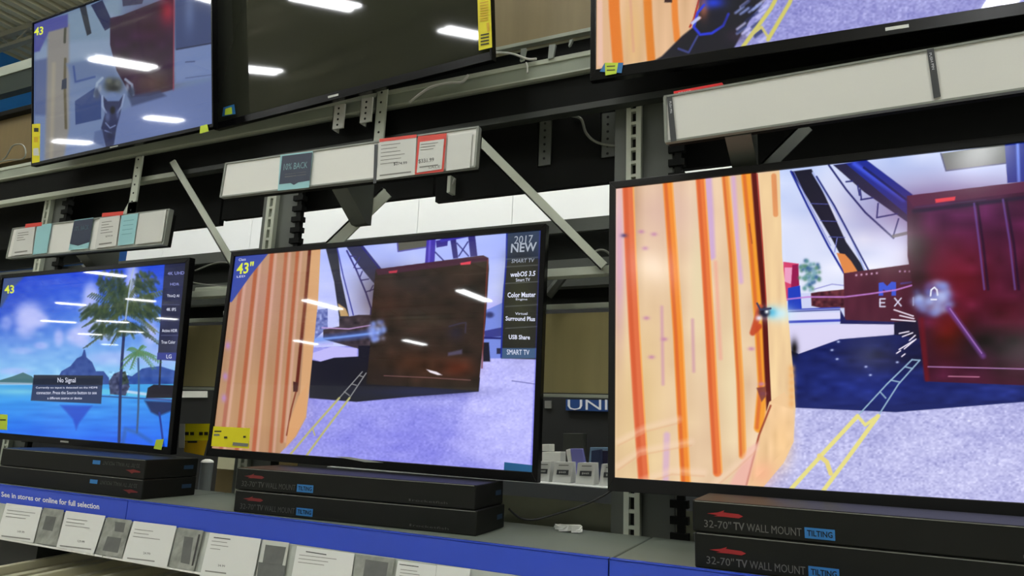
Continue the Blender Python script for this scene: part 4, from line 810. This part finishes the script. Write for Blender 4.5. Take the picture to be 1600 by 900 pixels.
# cables
def cable(pts, Y, r, mt, label, name='cable'):
    Ys = Y if hasattr(Y, '__len__') else [Y]*len(pts); m = MB(); m.tube(bez([at(x, y, yy) for (x, y), yy in zip(pts, Ys)], 10), r, 8); tag(m.build(name, mt, smooth=True), label, 'cable')
cable([(893, 181), (908, 186), (916, 208), (932, 222), (960, 228), (990, 226)], [1.610, 1.61, 1.61, 1.608, 1.608, 1.608], .0035, M_CABLEG, 'grey cable looping in the dark left of the slotted upright')
cable([(922, 398), (934, 391), (946, 392), (958, 402)], 1.535, .0028, M_CABLEG, 'short grey cable arched over the tie bar')
cable([(640, 160), (670, 138), (700, 130), (722, 128), (732, 117)], 1.488, .0035, M_WPLAS, 'cream cable lying along the grey-green ledge')
cable([(775, 82), (800, 84), (824, 92), (838, 92)], 1.486, .003, M_WPLAS, 'pale cable end at the ledge right of the switched-off television')
cable([(822, 98), (824, 104), (824, 114)], 1.484, .0025, M_WPLAS, 'small cable tie round the ledge')
cable([(305, 423), (330, 413), (348, 410), (372, 412)], 1.53, .0026, M_CABLEG, 'grey cable rising behind the left corner of the middle television')
cable([(296, 440), (310, 443), (335, 446), (372, 447)], 1.53, .002, M_CABLEG, 'thin grey cable in the gap left of the middle television')
cable([(795, 795), (812, 809), (835, 812), (870, 803), (910, 790), (940, 776), (962, 762)], [1.40, 1.42, 1.43, 1.44, 1.44, 1.45, 1.46], .0022, M_CABLE, 'black cable hanging above the shelf behind the boxes')
cable([(-6, 254), (15, 250), (36, 248), (40, 236), (34, 226), (20, 228), (10, 244), (4, 250)], 1.49, .0028, M_CABLEG, 'grey cable loop at the far left under the rider television')
# connector blocks on the ledge
for (a, b, lb) in [((812, 76), (822, 95), 'clear plastic clip on the ledge beside the top right television, left one'), ((856, 70), (868, 92), 'clear plastic clip on the ledge beside the top right television, middle one'), ((888, 62), (895, 72), 'small clip on the ledge beside the top right television, right one')]:
    m = MB(); q = [(a[0], b[1]), (b[0]-4, b[1]-2), (b[0], a[1]-1), (a[0]+2, a[1])]; m.hexa([at(*p, 1.49) for p in q], [at(*p, 1.49)+np.array([0, .008, 0]) for p in q]); tag(m.build('cable_clip', mat('frosted_plastic', (150, 156, 150), .3)), lb, 'clip')
# boards behind the top row
m = MB(); zb_ = z_at(840, 66, 1.62); m.box(-1.75, 1.6, 1.62, 1.64, zb_, 3.4); tag(m.build('tan_board', M_TAN), 'tan wood-look board behind the gap between the top televisions', 'board')
rail('board_edge', 1.60, 1.618, zb_-.012, zb_-.001, M_STEEL, 'pale trim under the tan board', -1.75, 1.6)
m = MB(); m.box(-1.8, 1.6, 1.62, 1.64, zt-.02, zb_-.02); tag(m.build('dark_strip', M_BLACKM), 'dark strip between the tan board and the ledge', 'panel')
z1 = z_at(20, 184, 1.6); r = empty('brown_board', (-3.6, 1.62, z_at(20, 252, 1.6))); tag(r, 'brown board with black cap at the far left beside the rider television', 'board')
m = MB(); m.box(-4.6, -2.62, 1.60, 1.64, z_at(20, 252, 1.6), z1); m.build('board_panel', mat('brown_laminate', (120, 102, 64), .55, noise=.06, stretch=(6, 1, .6)), r)
m = MB(); m.box(-4.6, -2.62, 1.57, 1.66, z1, z1+.02); m.build('cap_strip', M_BLACKM, r)
# header beam crossing the blue wall
m = MB(); Yh = 2.1; m.box(-9, -2.6, Yh, Yh+.06, z_at(24, 112, Yh), z_at(24, 98, Yh), 0); m.box(-9, -2.6, Yh+.005, Yh+.05, z_at(24, 140, Yh), z_at(24, 113, Yh), 1); tag(m.build('header_beam', [mat('pale_beam', (176, 184, 172), .5), mat('dark_green_beam', (44, 56, 52), .5)]), 'pale and dark header beam crossing in front of the blue wall', 'beam')
m = MB(); m.box(-4.55, -2.6, 1.75, 1.77, z_at(20, 420, 1.75), z_at(20, 262, 1.75)); tag(m.build('dark_end_panel', mat('dark_green_panel', (30, 38, 36), .6)), 'dark panel behind the slotted upright at far left', 'panel')
m = MB(); m.box(-6.5, -3.2, 2.2, 2.24, z_at(10, 520, 2.2), z_at(10, 375, 2.2)); tag(m.build('blue_end_panel', mat('deep_blue_panel', (18, 74, 140), .5)), 'deep blue panel glimpsed left of the left price rail', 'panel')

# ------------------------------------------------------------------ shelf, blue trim, price strip
ZS = float(at(400, 807, 1.2)[2])              # shelf top height
seg = [(-3.35, -1.5705, 'left'), (-1.5675, -.3665, 'middle'), (-.3635, 1.2, 'right')]
names = {'left': ('grey-green shelf board under the lagoon television', 'blue shelf trim lettered in white at the left end'),
         'middle': ('grey-green shelf board under the middle television', 'plain blue shelf trim under the middle television'),
         'right': ('grey-green shelf board under the largest television', 'plain blue shelf trim at the lower right corner')}
ZT = ZS+.001; ZB = z_at(400, 841, 1.2)
for x0, x1, k in seg:
    m = MB(); m.box(x0, x1, 1.204, 1.50, ZS-.03, ZS); tag(m.build('shelf_board', M_SHELF, bevel=.003), names[k][0], 'shelf')
    m = MB(); m.box(x0, x1, 1.196, 1.202, ZB, ZT); m.box(x0, x1, 1.196, 1.21, ZT-.001, ZT+.0012)
    if k == 'left': put_text(m, 'See in stores or online for full selection', [(2, 768), (155, 787), (155, 796), (2, 776)], lambda a, b: at(a, b, 1.1954), 1, True)
    tag(m.build('shelf_trim', [M_BLUE, M_WTXT]), names[k][1], 'shelf trim')
m = MB(); p = at(889, 829, 1.44); P0 = atz(889, 832, ZS)
random.seed(3)
for k in range(5):
    a = k/5*pi*2; m.hexa([P0+np.array([.035*cos(a+j*.9)*(.6+.4*random.random()), .012*sin(a+j)*.8, .001+.003*j]) for j in range(4)], [P0+np.array([.03*cos(a+j*1.1), .012*sin(a+j*1.3), .010+.007*random.random()]) for j in range(4)])
tag(m.build('crumpled_paper', M_PAPER), 'crumpled white paper on the shelf near the largest television', 'paper')
# tilted price strip with cards
SY, tilt = 1.192, .45
class Strip(TVFrame):
    def __init__(s):
        s.c = np.array([-1.5, SY, ZB]); n = np.array([0, -cos(tilt), sin(tilt)]);  # faces the viewer, tipped up
        s.M = np.stack([np.array([1, 0, 0]), -n, np.array([0, sin(tilt), cos(tilt)])], 1)
ST = Strip(); sh = .088
m = MB(); d = np.array([0, -sin(tilt), -cos(tilt)])*sh
for i, (x0, x1, k) in enumerate(seg):
    m = MB(); a = np.array([x0, SY, ZB]); b = np.array([x1, SY, ZB]); o_ = np.array([0, .003, 0]); m.hexa([a+d, b+d, b, a], [a+d+o_, b+d+o_, b+o_, a+o_], 0)
    e = np.array([0, -sin(tilt), -cos(tilt)])
    m.hexa([a+d, b+d, b+d-e*.004, a+d-e*.004], [p+np.array([0, -.004, .002]) for p in (a+d, b+d, b+d-e*.004, a+d-e*.004)], 1)
    tag(m.build('price_strip', [mat('clear_grey_sleeve', (158, 162, 152), .3, noise=.1, nscale=20), M_WPLAS]), {'left': 'tilted clear price strip below the lettered blue trim', 'middle': 'tilted clear price strip below the middle television', 'right': 'tilted clear price strip at the lower right corner'}[k], 'price strip')
m_photo = mat('grey_product_print', (128, 130, 122), .5, noise=.35, nscale=38)
m_photod = mat('dark_product_print', (78, 80, 76), .45, noise=.2, nscale=30)
def scard(q, extra, label, mt=None, name='price_card', off=-.0062):
    ms = [M_PAPER, M_GREYP, M_REDC, M_INK, m_photo, m_photod]
    if mt is not None: ms[0] = mt
    return card(ST, q, extra, label, off=off, mats=ms, name=name, cat='price card' if mt is None else 'product card')
L_ = .12
def cl(x0, y0, x1, y1, pr, lean): return card_lines(x0, y0, x1, y1, L_, 3, lean=lean)+[((pr, q4(x0+(x1-x0)*.45+lean*.6, y0+(y1-y0)*.66+4, x0+(x1-x0)*.45+lean*.6+11, y0+(y1-y0)*.66+7.5, L_)), 3)]
scard([(10, 786), (66, 793), (52, 848), (-6, 839)], cl(10, 787, 64, 844, '149.99', -12), 'white price card at the far left of the shelf strip')
scard([(68, 793), (100, 797), (88, 854), (54, 848)], [([(72, 806), (88, 808), (82, 830), (66, 827)], 5), ([(64, 834), (82, 836), (79, 846), (60, 843)], 4)], 'grey product picture between the first two price cards', mt=m_photo, name='product_card')
scard([(103, 798), (165, 806), (146, 866), (88, 855)], cl(104, 800, 162, 860, '129.99', -15), 'white price card second from the left on the shelf strip')
scard([(168, 808), (206, 813), (190, 872), (149, 865)], [([(180, 815), (196, 817), (193, 832), (179, 830)], 5), ([(168, 838), (190, 841), (184, 864), (160, 860)], 5)], 'grey product picture right of the second price card', mt=m_photo, name='product_card')
scard([(209, 814), (276, 822), (260, 888), (190, 876)], cl(210, 816, 262, 880, '24.99', -16), 'white price card third from the left under the trim seam')
scard([(279, 824), (318, 829), (303, 892), (264, 886)], [([(288, 838), (302, 840), (296, 882), (282, 879)], 5), ([(310, 835), (313, 835), (302, 884), (299, 884)], 3)], 'grey card with a remote picture right of the third price card', mt=m_photo, name='product_card')
scard([(328, 832), (408, 842), (394, 912), (312, 900)], cl(330, 834, 372, 900, '34.99', -14)+[([(334, 839), (360, 842), (360, 843.5), (334, 840.5)], 3)], 'white price card fourth from the left under the stacked boxes')
scard([(411, 843), (452, 848), (440, 918), (398, 912)], [([(415, 851), (447, 855), (441, 884), (410, 880)], 5), ([(404, 878), (446, 884), (442, 916), (400, 912)], 5)], 'grey card with a dark device picture under the middle boxes', mt=mat('light_product_print', (176, 178, 170), .5), name='product_card')
scard([(464, 853), (554, 865), (545, 930), (452, 920)], cl(466, 856, 548, 920, '29.99', -10)+[([(478, 861), (510, 866), (510, 867.5), (478, 862.5)], 3)], 'white price card fifth from the left at the bottom edge')
scard([(556, 866), (617, 873), (606, 940), (546, 930)], [([(571, 874), (607, 879), (600, 920), (565, 916)], 5)], 'grey card with a dark screen picture at the bottom edge', mt=m_photo, name='product_card')
scard([(622, 876), (682, 884), (676, 940), (612, 935)], cl(624, 880, 676, 936, '9.99', -8)+[([(624, 881), (654, 885), (654, 886.3), (624, 882.3)], 3)], 'narrow white price card sixth from the left at the bottom edge')
scard([(683, 883), (735, 889), (728, 946), (676, 940)], [], 'blank white card right of the narrow price card')

# ------------------------------------------------------------------ stacked mount cartons
def carton(x, y, yaw, z, label, wd=.6, dp=.16, ht=.0475, txt=None, side=None, dim=False):
    """x,y = front right corner of the base"""
    ux = np.array([cos(yaw), sin(yaw), 0]); uy = np.array([-sin(yaw), cos(yaw), 0]); B = np.array([x, y, z]); up = np.array([0, 0, ht])
    r = empty('mount_carton', B-ux*wd/2+uy*dp/2); tag(r, label, 'carton')
    a = [B-ux*wd, B, B+up, B-ux*wd+up]; m = MB(); m.hexa(a, [p+uy*dp for p in a]); m.build('box', M_CARTON, r, bevel=.0025)
    e = .0022; m = MB(); up2 = up-np.array([0, 0, .0012])
    q = [B-ux*(wd-.004)+up2-uy*.0006, B-ux*.004+up2-uy*.0006]; m.hexa([q[0], q[1], q[1]-np.array([0, 0, .0012]), q[0]-np.array([0, 0, .0012])], [p+uy*.002 for p in (q[0], q[1], q[1]-np.array([0, 0, .0012]), q[0]-np.array([0, 0, .0012]))]); m.build('edge_highlight', M_CEDGE, r)  # thin pale strip stands in for the highlight on the top front edge
    f = lambda s_, t: B-ux*wd+ux*s_-uy*.0008+np.array([0, 0, t])   # s_ metres from the left, t up
    def tq(mb, st, s0, s1, t0, t1, mi, bold=False):
        V, F = text_mesh(st, bold); mb.add([f(s0+(s1-s0)*v[0], t0+(t1-t0)*v[1]) for v in V], F, mi)
    g = mat('carton_print', (94, 94, 90), .5) if not dim else MATS['dim_print']; m = MB()
    if txt == 'left':
        f_0 = f; f = lambda s_, t: f_0(s_*.86 if s_ < .4 else s_, t)
        tq(m, '32-70"', .022, .072, .008, .020, 0); tq(m, 'TV', .076, .096, .008, .020, 0, True); tq(m, 'WALL MOUNT', .100, .195, .008, .020, 0); m.build('printed_lettering', g, r)
        m = MB(); q = [(.2, .006), (.25, .006), (.25, .022), (.2, .022)]; m.add([f(*p) for p in q], [(0, 1, 2, 3)], 0); V, F = text_mesh('TILTING', True); m.add([f(.204+.042*v[0], .0095+.009*v[1])-uy*.0004 for v in V], F, 1); m.build('blue_tag', [M_BLUEP, M_CARTON], r)
        m = MB(); sw = [(.028, .030), (.048, .033), (.060, .037), (.058, .034), (.066, .0335), (.086, .033), (.094, .030), (.086, .0265), (.060, .027), (.040, .0265), (.048, .0285)]; m.add([f(*p) for p in sw], [tuple(range(len(sw)))], 0); m.build('red_swoosh_mark', M_RED if not dim else MATS['dim_red'], r)
        m = MB(); tq(m, 'rocketfish', .46, .54, .007, .0115, 0); m.add([f(*p) for p in [(.452, .007), (.456, .007), (.456, .0115), (.452, .0115)]], [(0, 1, 2, 3)], 0); m.build('small_lettering', g, r)
    else:   # turned end for end: lettering reads upside down at the right
        m = MB(); q = [(.40, .026), (.43, .026), (.43, .036), (.40, .036)]; m.add([f(*p) for p in q], [(0, 1, 2, 3)], 0); m.build('blue_tag', [M_BLUEP], r)
        m = MB(); V, F = text_mesh('32-70" TV WALL MOUNT', False); m.add([f(.58-.14*v[0], .036-.010*v[1]) for v in V], F, 0); m.build('printed_lettering', g, r)
        m = MB(); sw = [(.585, .018), (.560, .022), (.545, .020), (.530, .019), (.545, .0155), (.555, .011), (.562, .0145), (.585, .0155)]; m.add([f(*p) for p in sw], [tuple(range(len(sw)))], 0); m.build('red_swoosh_mark', M_RED if not dim else MATS['dim_red'], r)
    m = MB(); sf = lambda s_, t: B+ux*.0008+uy*s_+np.array([0, 0, t]); m.add([sf(*p) for p in [(dp-.045, .020), (dp-.015, .020), (dp-.015, .030), (dp-.045, .030)]], [(0, 1, 2, 3)], 0); m.build('side_blue_tag', MATS['dim_blue'], r)
    return r
mat('dim_print', (66, 68, 64), .5); mat('dim_red', (112, 26, 24), .5); mat('dim_blue', (36, 62, 92), .5)
Z0 = ZS+.0002
carton(-1.573, 1.234, 0, Z0, 'lower black mount carton under the lagoon television', txt='flip', dim=True)
carton(-1.576, 1.236, 0, Z0+.0482, 'upper black mount carton under the lagoon television', txt='flip', dim=True)
carton(-.656, 1.268, radians(4.2), Z0, 'lower black mount carton under the middle television', txt='left', dim=True, dp=.15, ht=.048)
carton(-.662, 1.268, radians(3.9), Z0+.0487, 'upper black mount carton under the middle television', txt='left', dim=True, dp=.15, ht=.048)
carton(-.2267+.64, 1.222, 0, Z0, 'lower black mount carton under the largest television', txt='left', wd=.64, ht=.0555)
carton(-.2300+.64, 1.224, 0, Z0+.0562, 'upper black mount carton under the largest television', txt='left', wd=.64, ht=.050)

# ------------------------------------------------------------------ across the rear aisle
YB = 3.4
zt_, zb2 = z_at(875, 270, YB), z_at(900, 372, YB); xx = [-6.6, -5.0]
seams = [float(at(px, 340, YB)[0]) for px in (262, 395, 548, 653, 800, 960)]; seams = [seams[0]-1.2]+seams+[2.5]
lab = ['far left', 'left of the middle television', 'left of the short brace', 'behind the short brace', 'right of its narrow seam', 'behind the long brace', 'behind the largest television']
M_FASC = mat('white_fascia', (236, 238, 236), .5)
for i in range(len(seams)-1):
    m = MB(); m.box(seams[i]+.002, seams[i+1]-.002, YB, YB+.02, zb2, zt_); tag(m.build('fascia_panel', M_FASC), 'white fascia panel across the rear aisle, '+lab[i], 'panel', None)
m = MB(); m.box(-8, 2.6, YB+.03, YB+.05, 0, zb2-.02); tag(m.build('rear_display_back', mat('black_display_board', (20, 21, 19), .6)), 'black backing board of the display across the rear aisle', 'panel')
# blue shop sign with white letters, seen in the gap
a = at(884, 641, 3.3); b = at(884, 624, 3.3); c_ = at(1100, 624, 3.41)
a = at(884, 641, 3.41); b = at(884, 624, 3.41)
m = MB(); m.box(a[0], c_[0], 3.41, 3.43, a[2], b[2], 0); put_text(m, 'UNI', [(887, 624.5), (949, 624.5), (949, 640.5), (887, 640.5)], lambda x, y: at(x, y, 3.408), 1)
r_ = m.build('letter_sign', [mat('sign_blue', (24, 66, 130), .5), M_WTXT]); tag(r_, 'blue sign with large white letters in the gap between televisions', 'sign')
m = MB(); m.hexa([at(*p, 3.418) for p in [(851, 638), (861, 638), (861, 626), (851, 626)]], [at(*p, 3.418)+np.array([0, .012, 0]) for p in [(851, 638), (861, 638), (861, 626), (851, 626)]]); tag(m.build('small_notice', M_GREYP), 'small grey notice left of the blue letter sign', 'notice')
m = MB(); q = [(322, 621), (284, 621), (285, 611), (322, 611)]; m.hexa([at(*p, 3.418) for p in q], [at(*p, 3.418)+np.array([0, .012, 0]) for p in q]); tag(m.build('lit_shelf_edge', M_WPLAS), 'short cream shelf edge between the lagoon and middle televisions', 'shelf edge')
# demo counter
YC = 2.45; ZC = z_at(900, 758, YC)
m = MB(); m.box(-2.0, .2, YC, YC+.5, ZC-.055, ZC-.001, 0); m.box(-2.0, .2, YC-.004, YC, ZC-.055, ZC-.004, 1); tag(m.build('demo_counter', [mat('white_counter', (214, 216, 212), .4), mat('grey_counter_edge', (84, 88, 92), .4)]), 'white-topped demo counter with grey edge across the rear aisle', 'counter')
m = MB(); zz = ZC-.06; m.box(-2.0, .2, YC+.06, YC+.5, zz-.10, zz-.001, 0); m.box(-2.0, .2, YC+.01, YC+.45, zz-.18, zz-.105, 1); m.box(-1.95, .15, YC+.05, YC+.4, 0, zz-.181, 1); tag(m.build('counter_cabinet', [mat('beige_steel', (128, 132, 116), .5, noise=.1), mat('slate_steel', (66, 70, 72), .5)]), 'slate grey cabinet under the demo counter', 'cabinet')
def stand(x0, x1, y0, y1, label):
    Yb = YC+.06; q = [(x0-2, y1), (x1-4, y1), (x1, y0), (x0+2, y0)]
    f = [at(*p, Yb) for p in q]; zz = ZC; f[0][2] = zz; f[1][2] = zz; k = [p+np.array([0, .03, 0]) for p in f]; k[0] = k[0]+np.array([0, .04, 0]); k[1] = k[1]+np.array([0, .04, 0])
    r = empty('price_stand', (f[0]+f[1])/2+np.array([0, .02, 0])); tag(r, label, 'price stand')
    m = MB(); m.hexa(f, k); m.build('easel', M_PAPER, r)
    m = MB(); g = lambda u, v: (f[0]*(1-u)+f[1]*u)*(1-v)+(f[3]*(1-u)+f[2]*u)*v-np.array([0, .0015, 0])
    m.add([g(*p) for p in [(.18, .38), (.84, .38), (.84, .62), (.18, .62)]], [(0, 1, 2, 3)], 0); V, F = text_mesh('$449', True); m.add([g(.3+.4*v[0], .45+.1*v[1])-np.array([0, .001, 0]) for v in V], F, 1); m.add([g(*p) for p in [(.25, .82), (.8, .82), (.8, .87), (.25, .87)]], [(0, 1, 2, 3)], 2); m.build('price_panel', [M_DGREY, M_PAPER, M_GREYP], r)
stand(838, 861, 721, 750, 'white price stand on the counter, partly behind the middle television')
stand(865, 895, 722, 755, 'white price stand on the counter, second of four')
stand(901, 931, 723, 757, 'white price stand on the counter, third of four')
stand(938, 970, 725, 759, 'white price stand on the counter beside the largest television')
def device(q, Y, mt, label, name='phone_box', cat='box', th=.03, base=None):
    f = [at(*p, Y) for p in q]; f[0][2] = f[1][2] = base if base else ZC
    m = MB(); m.hexa(f, [p+np.array([0, th, 0]) for p in f]); tag(m.build(name, mt, bevel=.002), label, cat)
device([(847, 722), (876, 722), (876, 706), (847, 706)], YC+.18, M_WPLAS, 'low white box behind the first price stands', th=.06)
device([(847, 706), (858, 706), (858, 694), (847, 694)], YC+.18, M_WPLAS, 'small white box standing on the low white box', th=.06, base=float(at(860, 706, YC+.18)[2])+.0005)
device([(898, 723), (921, 723), (909, 701), (891, 701)], YC+.16, [mat('lilac_box', (112, 112, 176), .4)], 'lilac tilted phone box behind the price stands', th=.02)
device([(893, 723), (898, 723), (890, 701), (884, 703)], YC+.158, M_WPLAS, 'white tilted card beside the lilac phone box', name='card_stand', cat='card stand', th=.02)
device([(922, 722), (939, 722), (938, 702), (924, 704)], YC+.20, [mat('dark_teal_box', (36, 46, 74), .4)], 'dark blue phone box behind the third price stand', th=.03)
device([(936, 727), (962, 727), (960, 704), (940, 704)], YC+.24, [mat('indigo_box', (34, 32, 56), .4)], 'indigo phone box near the largest television', th=.03)
device([(918, 703), (952, 703), (950, 699), (922, 699)], YC+.26, [mat('pale_blue_edge', (110, 138, 160), .4)], 'pale blue box behind the dark phone boxes', name='phone_box', cat='box', th=.02)
device([(880, 722), (911, 722), (911, 677), (880, 677)], YC+.36, [mat('dark_olive_box', (42, 44, 38), .5)], 'dark box at the back of the counter', name='dark_box', th=.05)
# between the left cartons and the middle cartons
def blk(name, px0, py0, px1, py1, Y, th, mt, label, cat, bev=.002, to=None):
    a = at(px0, py1, Y); b = at(px1, py0, Y); z0 = a[2] if to is None else to; m = MB(); m.box(min(a[0], b[0]), max(a[0], b[0]), Y, Y+th, z0, b[2]); o = m.build(name, mt, bevel=bev); tag(o, label, cat); return o
m = MB(); p = at(311, 772, 1.90); pt = at(311, 722, 1.90); rr = .022
m.tube([(p[0], 1.92, p[2]-.1), (p[0], 1.92, pt[2])], rr, 20, 0); m.tube([(p[0], 1.92, pt[2]), (p[0], 1.92, pt[2]+.006), (p[0], 1.92, pt[2]+.011)], [rr*1.05, rr*.9, rr*.4], 20, 1)
tag(m.build('small_speaker', [mat('grey_speaker', (108, 114, 114), .4), M_WPLAS], smooth=False), 'small grey cylinder with white cap between the carton stacks', 'speaker')
m = MB(); m.box(p[0]-.03, p[0]+.03, 1.9, 1.96, 0, p[2]-.1); tag(m.build('pedestal', mat('yellow_green_pedestal', (150, 160, 70), .5)), 'yellow-green pedestal under the small grey cylinder', 'pedestal')
q = [(339, 733), (358, 733), (378, 726), (378, 711), (339, 709)]; a = at(339, 732, 2.6); b = at(378, 710, 2.6)
m = MB(); m.box(a[0], b[0], 2.6, 2.62, a[2], b[2]); tag(m.build('cream_notice', mat('cream_card', (206, 204, 172), .5)), 'cream square notice below the left corner of the middle television', 'notice')
m = MB(); m.box(a[0]-.02, b[0]+.3, 2.62, 2.66, 0, b[2]+.02); tag(m.build('brown_cabinet', mat('brown_panel_low', (96, 82, 44), .6)), 'brown panel behind the cream notice', 'panel')
# energy guide hanging between left and middle televisions
fn_ = lambda x, y: at(x, y, 1.50)
m = MB()
for q, mi in [([(281, 689), (337, 688), (338, 662), (282, 662)], 0), ([(288, 706), (318, 712), (324, 688), (286, 690)], 1), ([(279, 700), (288, 700), (289, 662), (281, 662)], 2)]:
    a = [at(x, y, 1.5388-.001*mi) for x, y in q]; m.hexa(a, [p+np.array([0, .001, 0]) for p in a], mi)
for i, x in enumerate((292, 300, 314, 322)): m.add([at(x-3, 680, 1.5368), at(x+3, 680, 1.5368), at(x+3, 675, 1.5368), at(x-3, 675, 1.5368)], [(0, 1, 2, 3)], 3)
m.add([at(293, 692, 1.5368), at(308, 692, 1.5368), at(308, 689, 1.5368), at(293, 689, 1.5368)], [(0, 1, 2, 3)], 3)
tag(m.build('energy_label', [M_YEL, M_YELO, M_PAPER, M_INK]), 'crumpled yellow energy label hanging between the left and middle televisions', 'label')
# grey plates in the gap between the lagoon and middle televisions
blk('grey_plate', 303, 446, 356, 462, 1.545, .01, M_STEEL, 'grey plate in the gap left of the middle television', 'plate')
m = MB(); q = [(349, 499), (356, 499), (356, 487), (349, 486)]; m.hexa([at(*p, 1.49) for p in q], [at(*p, 1.49)+np.array([0, .006, 0]) for p in q]); tag(m.build('white_clip', M_WPLAS), 'tiny white clip at the left edge of the middle television', 'clip')

# ------------------------------------------------------------------ below the strip, lower left corner
m = MB(); m.box(-3.6, 1.2, 1.22, 1.535, .70, .73); tag(m.build('lower_shelf', M_BLACKM), 'lower shelf below the price strip', 'shelf')
m = MB(); a = at(-40, 850, 1.22); b = at(60, 850, 1.22); m.box(a[0]-.4, b[0], 1.22, 1.45, .731, 1.045); tag(m.build('black_product_box', mat('charcoal_box', (34, 38, 34), .5, noise=.2)), 'dark box under the strip in the bottom left corner', 'box')
r = empty('slatted_rack', (-1.3, 1.2, .73)); tag(r, 'slatted metal rack glimpsed under the price strip at the bottom left', 'rack')
xs = float(b[0])+.015; k = 0
m_sl = mat('pale_olive_slat', (196, 192, 164), .35, metal=.3, noise=.15, nscale=9, stretch=(1, .3, 1))
while xs < -.1:
    wv = .010+.007*((k*7) % 3); m = MB(); zt2 = .985+.012*((k*5) % 3)
    m.hexa([(xs, .86, zt2-.02), (xs+wv, .86, zt2-.02), (xs+wv, .86, zt2), (xs, .86, zt2)], [(xs, 1.5, zt2), (xs+wv, 1.5, zt2), (xs+wv, 1.5, zt2+.02), (xs, 1.5, zt2+.02)]); m.build('slat', m_sl, r, bevel=.002)
    xs += .040+.016*((k*3) % 2); k += 1
m = MB(); m.box(float(b[0])+.01, -.08, .88, .90, .73, .963); m.box(float(b[0])+.01, -.08, 1.46, 1.48, .731, .98); m.build('cross_bar', M_STEELD, r)

for o in bpy.data.objects:
    if '_base' in o.keys(): del o['_base']
